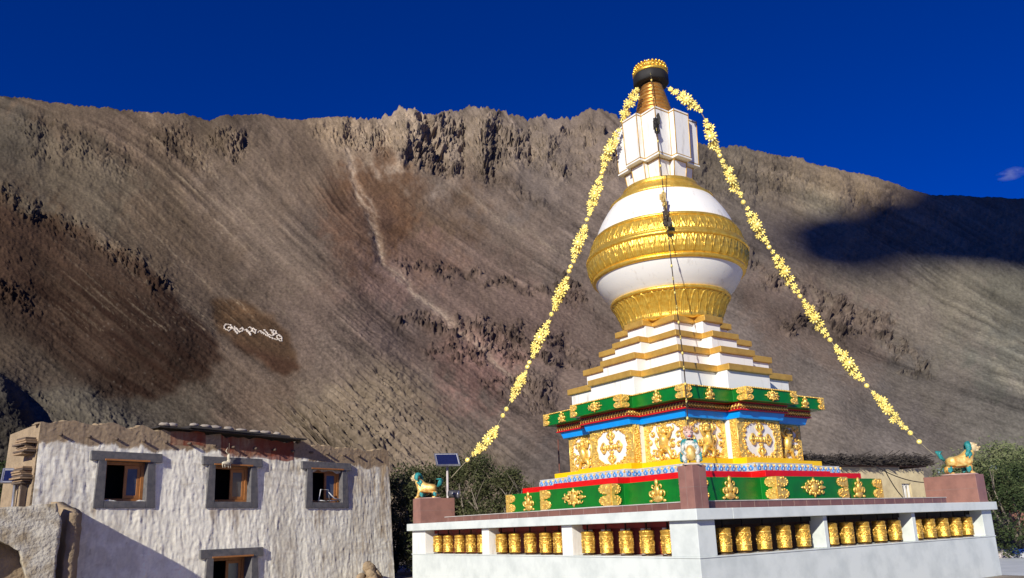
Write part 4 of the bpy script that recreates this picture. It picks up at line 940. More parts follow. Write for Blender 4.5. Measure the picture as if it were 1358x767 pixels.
for ca_, z0, z1, w in WIN[:3]:
    m_ = np.clip((z0-.18-ZG)/.05, 0, 1)*np.clip(1-(z0-.18-ZG)/(.35+.4*np.clip(streak, -1, 2)), 0, 1)*(np.abs(AG-ca_) < .85); col = mixa(col, .7*m_*np.clip(.55+.5*streak, 0, 1), (140,112,80))
col = mixa(col, tan_m*.95, (150,128,100)); col *= (1+.10*tan_m*fine)[..., None]
red = ((AG > -2.05)*(AG < -.95)*(ZG > 4.22)+(AG > -.45)*(AG < 2.15)*(ZG > 4.02)*(ZG < 4.75))*np.clip(.9+.25*blot+.2*streak, 0, 1); col = mixa(col, .85*red*(ZG > 4.0), (128,52,34))
v = [(float(a), -float(o), float(z)) for a, o, z in zip(AG2.ravel(), out_.ravel(), ZG2.ravel())]
am = (AG[:-1, :-1]+AG[1:, 1:])/2; zm = (ZG[:-1, :-1]+ZG[1:, 1:])/2; hole = np.zeros(am.shape, bool)
for ca_, z0, z1, w in WIN: hole |= (np.abs(am-ca_) < w/2+.02)&(zm > z0-.02)&(zm < z1+.02)
f = [(j*(nx+1)+i, j*(nx+1)+i+1, (j+1)*(nx+1)+i+1, (j+1)*(nx+1)+i) for j in range(nz) for i in range(nx) if not hole[j, i]]
me = bpy.data.meshes.new('facade'); me.from_pydata(v, [], f); me.polygons.foreach_set('use_smooth', np.ones(len(f), bool))
cat_ = me.color_attributes.new('wash', 'FLOAT_COLOR', 'POINT'); cat_.data.foreach_set('color', np.concatenate([col, np.ones(col.shape[:2]+(1,))], -1).reshape(-1).astype(np.float32))
mh = bpy.data.materials.new('weathered_whitewash'); mh.use_nodes = True; nt = mh.node_tree; bs = nt.nodes['Principled BSDF']; bs.inputs['Roughness'].default_value = .9; bs.inputs['Specular IOR Level'].default_value = .2
at = nt.nodes.new('ShaderNodeAttribute'); at.attribute_name = 'wash'; nt.links.new(at.outputs['Color'], bs.inputs['Base Color'])
tc = nt.nodes.new('ShaderNodeTexCoord'); mp = nt.nodes.new('ShaderNodeMapping'); mp.inputs['Scale'].default_value = (30, 30, 7); n_ = nt.nodes.new('ShaderNodeTexNoise'); n_.inputs['Scale'].default_value = 1.0; n_.inputs['Detail'].default_value = 6
nt.links.new(tc.outputs['Object'], mp.inputs[0]); nt.links.new(mp.outputs[0], n_.inputs['Vector']); bp = nt.nodes.new('ShaderNodeBump'); bp.inputs['Strength'].default_value = .35; bp.inputs['Distance'].default_value = .01; nt.links.new(n_.outputs['Fac'], bp.inputs['Height']); nt.links.new(bp.outputs[0], bs.inputs['Normal'])
me.materials.append(mh); fo = bpy.data.objects.new('front_wall', me); COL.objects.link(fo); fo.parent = HO; fo['label'] = 'front wall with flaking whitewash over tan mud plaster'
M_mud = mat('mud_plaster', lin(158,138,110), .95, var=.15, scale=3, bump=.8, bscale=14, bdist=.04)
M_surr = mat('slate_grey_surround', (.085,.085,.09), .75, var=.15, scale=7, bump=.3, bscale=20, col2=(.15,.14,.135), thr=(.35,.65))
M_wood = mat('varnished_wood', (.42,.17,.045), .5, var=.15, scale=9); M_dark = mat('dark_room', (.02,.018,.016), .9)
M_oldw = mat('grey_old_wood', (.12,.085,.06), .85, scale=9); M_glass = mat('dusty_glass', (.10,.105,.115), .12, scale=3)
b = MB()
b.hexa([(A0-.12,.02,0),(A0+.4,.02,0),(A0+.4,2.0,0),(A0-.12,2.0,0)], [(A0,.02,4.6),(A0+.4,.02,4.6),(A0+.4,2.0,4.5),(A0,2.0,4.5)]); b.box(A1-.4, A1+.02, .02, 6, 0, 4.4); b.box(A0+1.5, A1, 5.6, 6, 0, 4.4); b.box(A0+.05, A1-.02, .06, 1.95, 4.15, 4.38); b.box(A0+1.5, A1-.02, 1.96, 5.95, 4.15, 4.37); b.box(A0+1.5, A0+1.9, 1.96, 5.6, 0, 4.14)
b.build('side_walls', M_mud, HO)
R5 = random.Random(12)
b = MB()
for k in range(150):
    a = A0+(A1-A0)*k/149; zt = float(np.interp(a, aa, topz)); b.ell((a+R5.uniform(-.05,.05), .16+R5.uniform(-.01,.05), zt-.03), (R5.uniform(.08,.18), .13, R5.uniform(.025,.05)), Matrix.Rotation(R5.uniform(-.4,.4), 3, 'Y'), 7, 5)
b.box(A0+.02, A1-.02, .04, .28, 4.2, 4.36)
b.build('parapet_top', M_mud, HO)
for k in range(17):
    a = -4.95+.70*k+R5.uniform(-.05,.05)
    if a < 6.1: b = MB(); b.tube([(a, .1, 4.33-.02*k/4), (a, -.10-R5.uniform(.02,.07), 4.325-.02*k/4-R5.uniform(0,.02))], .038, 8); b.build('beam_end', M_oldw, HO)
for wi, (ca_, z0, z1, w) in enumerate(WIN):
    wn_ = empty('window'); wn_.parent = HO; wn_.location = (ca_, 0, (z0+z1)/2); h = (z1-z0)/2; ww = w/2; yo = -(.34*(1-(z0+z1)/2/ZT)+.02)
    b = MB(); J = .24
    # lintel band and two tapering jambs, sill band
    b.hexa([(-ww-J-.16,yo-.035,h),(ww+J+.16,yo-.035,h),(ww+J+.16,.12,h),(-ww-J-.16,.12,h)], [(-ww-J-.16,yo-.012,h+.25),(ww+J+.16,yo-.012,h+.25),(ww+J+.16,.12,h+.25),(-ww-J-.16,.12,h+.25)]); b.hexa([(-ww-J-.03,yo-.075,-h-.18),(-ww,yo-.075,-h-.18),(-ww,.1,-h-.18),(-ww-J-.03,.1,-h-.18)], [(-ww-J+.03,yo-.035,h),(-ww,yo-.035,h),(-ww,.1,h),(-ww-J+.03,.1,h)])
    b.hexa([(ww,yo-.075,-h-.18),(ww+J+.03,yo-.075,-h-.18),(ww+J+.03,.1,-h-.18),(ww,.1,-h-.18)], [(ww,yo-.035,h),(ww+J-.03,yo-.035,h),(ww+J-.03,.1,h),(ww,.1,h)]); b.hexa([(-ww,yo-.078,-h-.18),(ww,yo-.078,-h-.18),(ww,.12,-h-.18),(-ww,.12,-h-.18)], [(-ww,yo-.066,-h),(ww,yo-.066,-h),(ww,.12,-h),(-ww,.12,-h)])
    b.build('painted_surround', M_surr, wn_, .01)
    b = MB(); y0, y1 = .02, .12; t = .09
    for x0, x1, q0, q1 in ((-ww,ww,h-t,h),(-ww,ww,-h,-h+t*.8),(-ww,-ww+t,-h+t*.8,h-t),(ww-t,ww,-h+t*.8,h-t)): b.box(x0, x1, y0, y1, q0, q1)
    b.box(-ww-.06, ww+.05, yo-.065, yo-.045, h+.0, h+.05); b.build('wood_frame', M_wood, wn_, .006)
    if True:
        b = MB(); x0, x1 = .02, ww-t-.005; q0, q1 = -h+t*.8+.005, h-t-.005; s_ = .085
        for p in ((x0,x1,q1-s_,q1),(x0,x1,q0,q0+s_),(x0,x0+s_,q0+s_,q1-s_),(x1-s_,x1,q0+s_,q1-s_)): b.box(p[0],p[1],.045,.085,p[2],p[3])
        sh = b.build('sash', M_wood, wn_, .005); b = MB(); b.box(x0+s_-.003,x1-s_+.003,.06,.068,q0+s_-.003,q1-s_+.003); b.build('pane', M_glass, sh)
    b = MB(); b.box(-ww-.02, ww+.02, .95, 1.0, -h-.1, h+.1); 
    for p in ((-ww-.03,-ww,-h,h),(ww,ww+.03,-h,h)): b.box(p[0],p[1],.03,.98,p[2],p[3])
    b.box(-ww,ww,.125,.98,-h-.03,-h); b.box(-ww,ww,.125,.98,h,h+.03); b.build('dark_interior', M_dark, wn_)
# roof overhang with stones
b = MB(); b.hexa([(-2.45,-.18,4.70),(2.35,-.40,4.62),(2.5,.9,4.66),(-2.45,.9,4.70)], [(-2.45,-.18,4.735),(2.35,-.40,4.66),(2.5,.9,4.70),(-2.45,.9,4.735)]); b.hexa([(-1.6,-.30,4.735),(1.75,-.36,4.68),(1.8,.5,4.70),(-1.6,.5,4.74)], [(-1.6,-.26,4.80),(1.75,-.30,4.73),(1.8,.5,4.76),(-1.6,.5,4.80)])
b.build('roof_overhang', mat('black_felt', (.035,.03,.027), .9), HO)
M_stone = mat('grey_stone', lin(165,155,142), .9, var=.15, scale=5, bump=.5, bscale=12)
def rock_mesh(seed, sx, sy, sz, name, m):
    r = random.Random(seed); b = MB(); b.ell((0,0,0), (sx,sy,sz), None, 9, 6); b.v = [tuple(Vector(p)*(1+r.uniform(-.17,.17))) for p in b.v]; return b.build(name, m)
sn = ['at the far left end', 'second from the left', 'third from the left', 'fourth from the left', 'fifth from the left', 'sixth from the left', 'seventh from the left', 'third from the right', 'second from the right', 'at the right end']
for k in range(10):
    a = [-2.3,-2.05,-1.4,-1.05,-.72,-.3,.15,.6,.98,1.4][k]; sx = R5.uniform(.10,.2); rk = rock_mesh(k, sx, .10, R5.uniform(.05,.08), 'roof_stone', M_stone)
    rk.location = fac_pt(a, 4.86-.02*k/2 if k > 1 else 4.79, .12); rk.rotation_euler = (0,0,HF); tag(rk, 'flat grey stone weighing down the house roof edge, '+sn[k], 'stone', 'stones along the house roof edge')
# hanging skull charm above the middle window, folding frame in the right window
hc_ = tag(empty('hanging_charm', fac_pt(-.32, 4.25, .25), HF), 'bleached animal skull and bones hanging above the middle window', 'charm')
b = MB(); b.tube([(0,0,.12),(0,0,-.25)], .012, 5); b.build('cord', M_oldw, hc_)
b = MB(); b.ell((0,0,-.30), (.05,.05,.12)); b.ell((-.06,0,-.48), (.16,.05,.06)); b.ell((.02,0,-.42), (.08,.06,.08)); [b.tube([(x,0,-.48),(x+.03,0,-.62)], .016, 5) for x in (-.2,-.13,-.02,.05)]; b.tube([(-.02,0,-.22),(-.1,0,-.12),(-.05,0,-.02)], [.02,.015,.005], 5); b.build('bones', mat('bone', (.6,.54,.4), .7), hc_)
b = MB(); z_ = 2.64
fr = tag(empty('wire_frame', fac_pt(3.45, 2.68, .08), HF), 'small white bent wire stool frame on the sill of the right window', 'frame')
b = MB(); b.tube([(-.35,0,0),(-.27,0,.38),(.03,0,.38),(.1,0,0),(-.35,0,.03)], .02, 6); b.tube([(.05,0,.3),(.3,0,.1),(.58,0,.05)], .02, 6); b.tube([(-.1,.05,0),(.45,.05,.03)], .02, 6); b.build('bent_rods', mat('white_metal', (.6,.6,.6), .4), fr)
# rubble at the foot of the wall
rb = tag(empty('rubble_heap', fac_pt(4.75, 0, .7), HF), 'heap of tan mud bricks against the foot of the house wall', 'rubble')
for k in range(14):
    r_ = rock_mesh(50+k, R5.uniform(.18,.35), R5.uniform(.15,.25), R5.uniform(.12,.2), 'clod', M_mud); r_.parent = rb; lv = k/14; r_.location = (R5.uniform(-.5,.5)*(1-lv), R5.uniform(-.2,.2)*(1-lv), .08+.42*lv); r_.rotation_euler = (R5.random(), R5.random(), R5.random())
# thatch and planks sticking out at the left corner
M_plank = mat('weathered_plank', (.34,.23,.13), .8, var=.15, scale=9)
tb = tag(empty('plank_stack', fac_pt(-5.70, 0, -.05), HF), 'stacks of rough boards stored against the left side of the mud house', 'boards')
for k in range(16):
    z = (3.1 if k < 8 else 3.82)+.055*(k % 8); b = MB(); x = .0+R5.uniform(-.06,.06); b.box(x, x+.26+R5.uniform(0,.05), .05+R5.uniform(-.1,.1), .7, z, z+.04); b.build('board', M_plank if k % 3 else M_oldw, tb)
b = MB(); b.box(.08,.2,.2,.26,0,3.09); b.build('prop', M_oldw, tb)
# ruined walls at the left
def rough_wall(name, label, poly_, thick, m, origin, rz, ng=.09, amp=.03, seed=1):
    """poly_ = outline in (u, z); grid of small faces, both sides and rim displaced like hand-laid mud"""
    bm_ = bmesh.new(); vs = [bm_.verts.new((u,0,z)) for u, z in poly_]; bm_.faces.new(vs)
    r = bmesh.ops.extrude_face_region(bm_, geom=bm_.faces[:]); bmesh.ops.translate(bm_, verts=[g for g in r['geom'] if isinstance(g, bmesh.types.BMVert)], vec=(0,thick,0))
    us = [u for u, z in poly_]; zs = [z for u, z in poly_]
    x = min(us)+ng
    while x < max(us): bmesh.ops.bisect_plane(bm_, geom=bm_.verts[:]+bm_.edges[:]+bm_.faces[:], plane_co=(x,0,0), plane_no=(1,0,0)); x += ng
    z = min(zs)+ng
    while z < max(zs): bmesh.ops.bisect_plane(bm_, geom=bm_.verts[:]+bm_.edges[:]+bm_.faces[:], plane_co=(0,0,z), plane_no=(0,0,1)); z += ng
    from mathutils import noise as mn
    bmesh.ops.recalc_face_normals(bm_, faces=bm_.faces[:]); bm_.normal_update()
    for v in bm_.verts:
        n = mn.noise_vector(v.co*4+Vector((seed,0,0)))*amp+mn.noise_vector(v.co*13+Vector((seed,5,0)))*amp*.5; v.co += n
    me = bpy.data.meshes.new(name); bm_.to_mesh(me); bm_.free(); me.materials.append(m); o = bpy.data.objects.new(name, me); COL.objects.link(o); o.location = origin; o.rotation_euler = (0,0,rz); me.polygons.foreach_set('use_smooth', np.ones(len(me.polygons), bool)); tag(o, label, 'wall'); return o
M_ruin = mat('pale_worn_plaster', lin(186,180,165), .95, scale=2.5, col2=lin(150,136,112), thr=(.35,.55), bump=.9, bscale=12, bdist=.05)
rough_wall('broken_mud_wall', 'short brown stub of broken mud wall butting against the house', [(0,0),(1.25,0),(1.25,2.3),(1.0,2.42),(.6,2.5),(.25,2.6),(0,2.68)], .30, M_mud, fac_pt(-5.05, 0, .02), HF-rad(90), seed=3)
rough_wall('ruined_wall', 'pale crumbling wall end at the left edge with a dark gap below', [(0,0),(.4,0),(.55,.9),(.75,1.5),(1.2,1.75),(2.0,1.3),(2.9,.9),(3.8,.7),(3.8,2.35),(2.0,2.42),(.7,2.5),(.1,2.55),(-.05,2.1)], .35, M_ruin, fac_pt(-5.2, 0, 1.0), HF+rad(180)-rad(12), seed=8)
rough_wall('back_ruin', 'shadowed mud wall behind the gap in the ruined wall at the left', [(0,0),(5,0),(5,2.0),(0,2.2)], .3, M_mud, fac_pt(-5.4, 0, .55), HF+rad(180)-rad(10), ng=.3, seed=9)
# ================================================================ solar panels
M_cell = mat('solar_cells', (.015,.02,.08), .12, scale=20); M_alu = mat('aluminium', (.6,.6,.62), .35, .8)
def solar(name, label, px, py, d, w, h, tilt, yaw, polebot, cells, lamp=False):
    top_ = world(px, py, d); t = tag(empty(name, (top_.x, top_.y, 0)), label, 'street lamp' if lamp else 'solar panel'); Hh = top_.z
    b = MB(); b.tube([(0,0,0),(0,0,Hh)], .035, 10); pl = b.build('pole', M_alu if not lamp else mat('grey_pole', (.55,.5,.48), .5), t)
    pn = empty('panel'); pn.parent = t; pn.location = (0,0,Hh+.05); pn.rotation_euler = (Matrix.Rotation(yaw,3,'Z')@Matrix.Rotation(tilt,3,'X')).to_euler()
    b = MB(); b.box(-w/2,w/2,-h/2,h/2,-.02,.015)
    b.build('back_sheet', mat('back_sheet', (.5,.5,.52), .5), pn)
    b = MB()
    for i in range(cells[0]):
        for j in range(cells[1]): x = -w/2+.03+(w-.06)*i/cells[0]; y = -h/2+.03+(h-.06)*j/cells[1]; b.box(x+.004, x+(w-.06)/cells[0]-.004, y+.004, y+(h-.06)/cells[1]-.004, .015, .02)
    b.box(-w/2+.03,w/2-.03,-h/2+.03,h/2-.03,.0155,.0165); b.build('cells', M_cell, pn)
    b = MB()
    for p in ((-w/2-.02,w/2+.02,-h/2-.02,-h/2+.01),(-w/2-.02,w/2+.02,h/2-.01,h/2+.02),(-w/2-.02,-w/2+.01,-h/2+.01,h/2-.01),(w/2-.01,w/2+.02,-h/2+.01,h/2-.01)): b.box(*p,-.025,.03)
    b.build('frame', M_alu, pn)
    if lamp:
        b = MB(); b.tube([(0,0,Hh-.95),(.18,0,-.02+Hh-.98)], .03, 8); b.build('arm', M_alu, t); b = MB(); b.tube([(.03,-.05,Hh-1.0),(.34,-.12,Hh-1.05)], [.09,.13], 12); b.tube([(.34,-.12,Hh-1.05),(.36,-.125,Hh-1.053)], [.125,.12], 12, 1); b.build('lamp_head', [mat('dark_metal', (.12,.12,.13), .4, .5), M_alu], t)
    return t
solar('solar_street_lamp', 'street lamp with tilted solar panel behind the left end of the marble wall', 593, 612, 24.9, .72, .62, rad(38), rad(14), 0, (6,4), True)
solar('solar_power_unit', 'small blue solar panel on a pole at the left edge behind the ruined wall', 21, 634, 23.6, .58, .38, rad(62), rad(25), 0, (6,2))
tp = world(740, 583, 27.5); b = MB(); b.tube([(0,0,0),(0,0,tp.z)], .025, 8); o = b.build('thin_pole', mat('rusty_iron', (.16,.06,.04), .7), None, 0, (tp.x,tp.y,0)); tag(o, 'thin rusty pole standing behind the left side of the stupa', 'pole')
# ================================================================ low house behind on the right
d1 = 43; q0 = world(975, 700, d1-5); q1 = world(1237, 700, d1+5); lu = Vector((q1.x-q0.x, q1.y-q0.y, 0)); LL = lu.length; an = math.atan2(lu.y, lu.x)
LH = tag(empty('mud_farmhouse', (q0.x,q0.y,0), an), 'low cream mud house with brushwood roof edge seen behind the right of the stupa', 'house')
zl, zr = world(1080, 618, 40).z+.05, world(1232, 621, 47).z
M_cream = mat('cream_mud_wall', lin(205,190,150), .9, var=.08, scale=1.5, bump=.4, bscale=6, bdist=.05, col2=lin(180,165,130))
b = MB(); wx_ = LL*.885
b.hexa([(0,0,0),(wx_-.35,0,0),(wx_-.35,6,0),(0,6,0)], [(0,0,zl),(wx_-.35,0,zl),(wx_-.35,6,zl),(0,6,zl)]); b.hexa([(wx_+.35,0,0),(LL,0,0),(LL,6,0),(wx_+.35,6,0)], [(wx_+.35,0,zr),(LL-.05,0,zr),(LL-.05,6,zr),(wx_+.35,6,zr)])
b.hexa([(wx_-.35,0,0),(wx_+.35,0,0),(wx_+.35,6,0),(wx_-.35,6,0)], [(wx_-.35,0,2.0),(wx_+.35,0,2.0),(wx_+.35,6,2.0),(wx_-.35,6,2.0)]); b.box(wx_-.35, wx_+.35, 0, 6, 3.15, min(zl, zr)-.01)
b.build('wall', M_cream, LH)
b = MB(); b.box(wx_-.34,wx_+.34,.5,.55,2.0,3.15); b.build('window_opening', M_dark, LH); b = MB()
for x in (-.30,-.06,.2): b.box(wx_+x, wx_+x+.10, .1, .16, 2.0, 3.15)
b.box(wx_-.34,wx_+.34,.1,.15,3.05,3.15); b.build('window_bars', M_white, LH)
b = MB(); b.box(-.1, LL+.2, -.1, 6, max(zl,zr), max(zl,zr)+.12); b.build('roof_edge', mat('brown_roof', (.22,.12,.08), .9), LH)
b = MB(); zt = max(zl,zr)+.12
for k in range(4200):
    x = R5.uniform(-.2, LL+.35); y = R5.uniform(-.45,.6); z = zt+abs(R5.gauss(0,.2)); a = R5.uniform(0,6.3); L_ = R5.uniform(.1,.3); d = Vector((math.cos(a)*L_, math.sin(a)*L_-.1, R5.uniform(-.12,.16))); s_ = Vector((0,0,.022)) if k % 2 else Vector((.025,0,.01))
    p = Vector((x,y,z)); b.add([p-d-s_,p+d-s_,p+d+s_,p-d+s_], [(0,1,2,3)])
b.box(-.1, LL+.2, -.25, .6, zt, zt+.22)
b.build('brushwood_edge', mat('dark_brushwood', (.03,.024,.02), .9, scale=3, col2=(.10,.08,.065), thr=(.3,.45)), LH)
for nm, p0_, p1_ in (('power_cable', world(1172, 621, 39), world(1205, 666, 41)), ('power_cable', world(1160, 618, 39), world(1240, 640, 42))):
    pts = [p0_.lerp(p1_, i/12)-Vector((0,0,.6*4*(i/12)*(1-i/12)*(.4 if nm == 'power_cable' else 1))) for i in range(13)]
    b = MB(); b.tube([p-p0_ for p in pts], .022, 5); o = b.build(nm, M_black, None, 0, p0_); tag(o, ('dark cable slanting down to the window of the cream house' if p0_.x < 0 or p1_ .z < 2.6 else 'slack dark cable looping across the cream house wall'), 'cable')
# shed seen through the right trees, tarps on the ground
sp = world(1326, 690, 44); sh_ = tag(empty('tin_shed', (sp.x, sp.y, 0), rad(-25)), 'pale blue tin roofed shed half hidden by the trees at the right', 'shed')
b = MB(); b.hexa([(-2.2,-1.5,3.0),(2.2,-1.5,3.0),(2.2,1.5,3.7),(-2.2,1.5,3.7)], [(-2.2,-1.5,3.06),(2.2,-1.5,3.06),(2.2,1.5,3.76),(-2.2,1.5,3.76)]); b.build('roof', mat('pale_tin', (.42,.52,.55), .5, scale=3), sh_)
b = MB(); b.box(-2,2,-1.3,1.3,0,3.0); b.build('wall', mat('brick_red_wall', (.22,.10,.07), .9), sh_)
def heap(name, label, c, sx, sy, sz, m, seed, cat_):
    from mathutils import noise as mn
    b = MB(); b.grid(26, 18, lambda u, v_: (lambda x, y: (x*sx, y*sy, max(-.02, sz*(max(0, 1-(x*x+y*y))**.5)*(.8+.45*mn.noise(Vector((x*2.2, y*2.2, seed))))+.05*mn.noise(Vector((x*7, y*7, seed))))))(2*u-1, 2*v_-1)); o = b.build(name, m, None, 0, c); tag(o, label, cat_, 'tarpaulins under the right trees'); return o
for i, (px, py, sx, sz, rgb, lb) in enumerate(((1333, 733, .8, .3, (.62,.56,.55), 'crumpled pale pinkish tarpaulin heap under the trees at the right edge'), (1353, 727, .6, .45, (.03,.09,.42), 'bright blue tarpaulin heap under the trees at the right edge'), (1372, 732, .9, .4, (.55,.57,.62), 'grey white tarpaulin heap just beyond the blue one'))):
    p = world(px, py, 33); heap('tarpaulin', lb, (p.x,p.y,.0), sx, .6, sz, mat('tarp', rgb, .5, scale=6, bump=.4, bscale=6, bdist=.05), i*3.1, 'tarpaulin')
b = MB(); g_ = 0
pv = [BC+DR*x+DL*y for x, y in ((10.96,-30),(10.96,LW+6),(45,LW+6),(45,-30))]; b.add([(p.x,p.y,.006) for p in pv], [(0,1,2,3)]); b.build('paving', mat('pale_paving', (.60,.64,.65), .7, scale=1.2, col2=(.5,.54,.55), bump=.1), None)
bpy.data.objects['paving']['kind'] = 'structure'
# ================================================================ trees
def leafmat(nm, c, c2):
    m = mat(nm, c, .75, scale=1.3, col2=c2, thr=(.35,.65), spec=.15); return m
M_lf = [leafmat('dull_olive_leaves', (.050,.064,.024), (.095,.095,.042)), leafmat('grey_green_leaves', (.11,.145,.055), (.18,.19,.095)), leafmat('dark_green_leaves', (.03,.05,.018), (.06,.08,.03))]
M_bark = mat('pale_bark', (.20,.17,.13), .9, scale=12)
def tree(c, h, rad_, label, lm, n=9000, seed=1, wisp=.25, group='trees and bushes around the stupa', lf=.055, base=.12, name='tree'):
    r = random.Random(seed); t = tag(empty(name, (c[0],c[1],0)), label, 'tree', group); b = MB(); tips = []
    for k in range(7):
        a = r.uniform(0,6.3); l = r.uniform(.55,.95); p1 = Vector((math.cos(a)*rad_*.5*l, math.sin(a)*rad_*.5*l, h*.55*l)); p2 = Vector((math.cos(a)*rad_*.8*l, math.sin(a)*rad_*.8*l, h*.92*l))
        b.tube([(0,0,0),(p1.x*.25,p1.y*.25,h*.2),p1,p2], [.09,.07,.04,.012], 6); tips += [p1, p2]
        for j in range(3):
            q = p1.lerp(p2, r.uniform(.1,.9)); e = q+Vector((r.uniform(-1,1)*rad_*.4, r.uniform(-1,1)*rad_*.4, r.uniform(.1,.3)*h)); b.tube([q,q.lerp(e,.5)+Vector((0,0,.05)),e], [.025,.015,.005], 5); tips.append(e)
    b.build('trunk', M_bark, t)
    cl_ = []
    for k in range(46):
        a = r.uniform(0,6.3); q = r.random()**.5; z = base+(1-base)*r.random()**.85; w = math.sqrt(max(.05, 1-((z-.45)/.62)**2)); cl_.append((Vector((math.cos(a)*rad_*q*w, math.sin(a)*rad_*q*w, h*z)), r.uniform(.16,.34)*rad_))
    V_ = []; F_ = []
    for i in range(n):
        cc, cr = r.choice(cl_); g = Vector((r.gauss(0,1), r.gauss(0,1), r.gauss(0,1)))
        g = g.normalized()*cr*r.uniform(.5,1.1); p = cc+g
        if p.z < .05: continue
        if r.random() < wisp*.2: p = p+Vector((0,0,r.uniform(0,.5)))
        d = Vector((r.gauss(0,1), r.gauss(0,1), r.gauss(0,1)+.5)).normalized(); s_ = d.orthogonal().normalized(); L_ = lf*r.uniform(.7,1.6); W_ = L_*.32; o = len(V_)
        V_ += [p-s_*W_, p+d*L_-s_*W_*.2, p+d*L_+s_*W_*.2, p+s_*W_]; F_.append((o,o+1,o+2,o+3))
    b = MB(); b.add(V_, F_, 0); 
    b.build('crown', lm, t); return t
TR = [ # px, distance, height, radius, label, mat, n
 (524, 33, 4.3, 1.5, 'dark bush right against the right corner of the whitewashed house', 0, 9000), (553, 31, 4.6, 1.5, 'dense bush behind the snow lion of the left pier', 0, 10000), (590, 33, 5.0, 1.7, 'bushy tree behind the solar street lamp', 0, 11000),
 (628, 32, 4.9, 1.7, 'broad olive bush right of the solar street lamp under the garland end', 0, 11000), (662, 31, 4.3, 1.5, 'rounded bush behind the left end of the green painted band', 0, 10000), (690, 34, 3.9, 1.2, 'small bush at the right end of the hedge, close to the stupa', 0, 7000),
 (1262, 38, 2.6, .7, 'thin grey green bush behind the right snow lion', 1, 5000), (1296, 34, 4.4, 1.35, 'loose willow just right of the right snow lion', 1, 9000), (1330, 37, 5.0, 2.0, 'tall feathery willow at the right edge above the shed', 1, 10000), (1352, 33, 3.9, 1.6, 'low dense willow over the tarpaulins at the right edge', 2, 9000), (1380, 35, 4.6, 1.8, 'willow cut off by the right edge of the view', 1, 8000),
 (8, 30, 4.2, 1.6, 'dark green tree behind the ruined wall at the far left', 2, 9000), (40, 38, 3.6, 1.4, 'low dark tree between solar panel and mud house', 2, 6000)]
for i, (px, d, h, rr, lb, mi, n) in enumerate(TR):
    h *= .76 if px > 1200 else (.84 if px > 500 else 1)
    p = world(px, 700, d); big = mi == 1
    tree((p.x, p.y), h, rr, lb, M_lf[mi], n, 100+i, .5 if big else .25, lf=.085 if big else .07, base=.42 if big else .05)
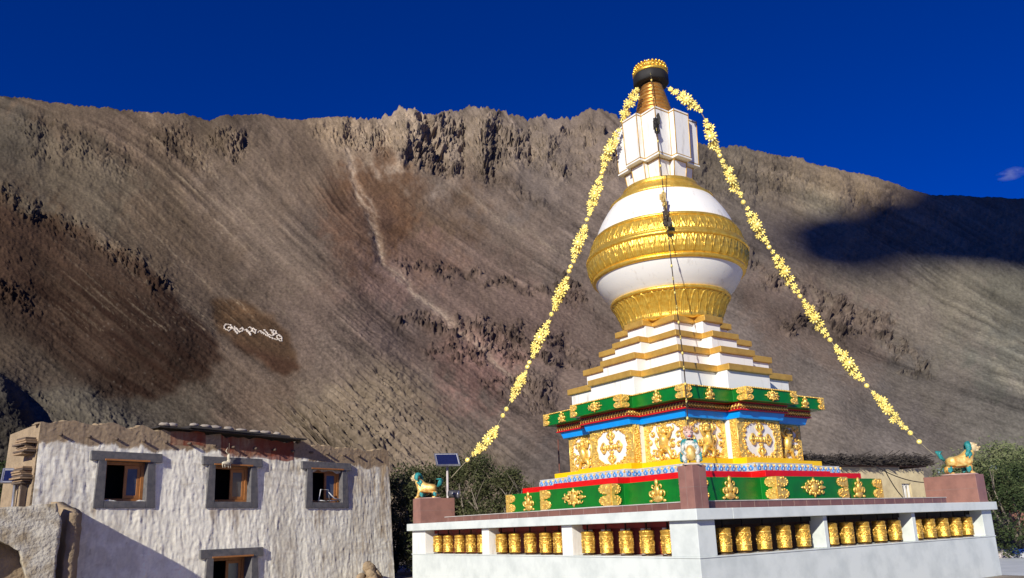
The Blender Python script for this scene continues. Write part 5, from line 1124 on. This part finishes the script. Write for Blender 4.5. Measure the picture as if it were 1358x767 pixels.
# white stone lettering on the slope
ZL = [[(270,320),(250,300),(225,290),(190,300),(175,320),(175,350),(200,372),(240,378),(265,350),(250,330),(225,345)],[(265,330),(300,360),(340,410),(320,370),(300,320),(320,330),(350,370)],[(350,370),(370,385),(400,380),(415,350),(400,335),(380,350)],[(415,370),(450,360),(470,390),(510,435),(500,400),(450,345)],[(480,325),(520,340),(540,360),(510,380),(540,390),(570,400),(575,370),(550,350)],[(600,400),(620,380),(650,385)],[(650,385),(690,420),(740,450)],[(680,370),(700,380),(740,430)],[(650,410),(700,420)],[(740,450),(780,470),(860,490),(905,500),(900,460),(870,430),(845,440),(850,465),(890,480)],[(760,370),(800,380),(780,400),(820,420),(790,440),(750,430)],[(800,365),(830,380),(840,410),(800,420)]]
if 'on_mountain' in globals():
    o0 = Vector(on_mountain(335, 440)); b = MB()
    for s_ in ZL:
        s_ = [(280+x/9.583, 400+y/9.583) for x, y in s_]; pts = []
        for (xa, ya), (xb, yb) in zip(s_[:-1], s_[1:]):
            k = max(2, int(math.hypot(xb-xa, yb-ya)/.7)); pts += [(xa+(xb-xa)*i/k, ya+(yb-ya)*i/k) for i in range(k+1)]
        P3 = [Vector(on_mountain(x, y, .0012))-o0 for x, y in pts]
        for i, p in enumerate(P3): b.ell(p, (.22+.07*math.sin(i*2.3),.28,.19), None, 6, 4)
        b.tube(P3, .15, 5)
    tag(b.build('stone_lettering', mat('whitewashed_stones', (.74,.66,.56), .9), None, 0, o0), 'white Tibetan prayer lettering laid in stones on the brown hillside patch', 'lettering')
    # wisp of cloud at the upper right
    mc = bpy.data.materials.new('thin_cloud'); mc.use_nodes = True; nt = mc.node_tree; nt.nodes.remove(nt.nodes['Principled BSDF'])
    vo = nt.nodes.new('ShaderNodeVolumePrincipled'); vo.inputs['Color'].default_value = (1,1,1,1); nt.links.new(vo.outputs[0], nt.nodes['Material Output'].inputs['Volume'])
    tc = nt.nodes.new('ShaderNodeTexCoord'); n_ = nt.nodes.new('ShaderNodeTexNoise'); n_.inputs['Scale'].default_value = .02; n_.inputs['Detail'].default_value = 5; r_ = nt.nodes.new('ShaderNodeMapRange'); r_.inputs['From Min'].default_value = .42; r_.inputs['From Max'].default_value = .7; r_.inputs['To Max'].default_value = .013
    mp_ = nt.nodes.new('ShaderNodeMapping'); mp_.inputs['Scale'].default_value = (.7,.7,1.6); mp_.inputs['Rotation'].default_value = (0,.5,0); nt.links.new(tc.outputs['Object'], mp_.inputs[0]); nt.links.new(mp_.outputs[0], n_.inputs['Vector']); nt.links.new(n_.outputs['Fac'], r_.inputs[0])
    sp_ = nt.nodes.new('ShaderNodeMapping'); sp_.inputs['Scale'].default_value = (1/105, 1/60, 1/50); sp_.inputs['Rotation'].default_value = (0, .0, 0); nt.links.new(tc.outputs['Object'], sp_.inputs[0]); ln_ = nt.nodes.new('ShaderNodeVectorMath'); ln_.operation = 'LENGTH'; nt.links.new(sp_.outputs[0], ln_.inputs[0])
    fo_ = nt.nodes.new('ShaderNodeMapRange'); fo_.inputs['From Min'].default_value = .1; fo_.inputs['From Max'].default_value = .95; fo_.inputs['To Min'].default_value = 1; fo_.inputs['To Max'].default_value = 0; nt.links.new(ln_.outputs['Value'], fo_.inputs[0])
    mu_ = nt.nodes.new('ShaderNodeMath'); mu_.operation = 'MULTIPLY'; nt.links.new(r_.outputs[0], mu_.inputs[0]); nt.links.new(fo_.outputs[0], mu_.inputs[1]); nt.links.new(mu_.outputs[0], vo.inputs['Density'])
    cc = world(1340, 231, 6000); b = MB(); b.ell((0,0,0), (105,60,50), None, 24, 16)
    tag(b.build('cloud', mc, None, 0, cc, rad(-33)), kind='structure')
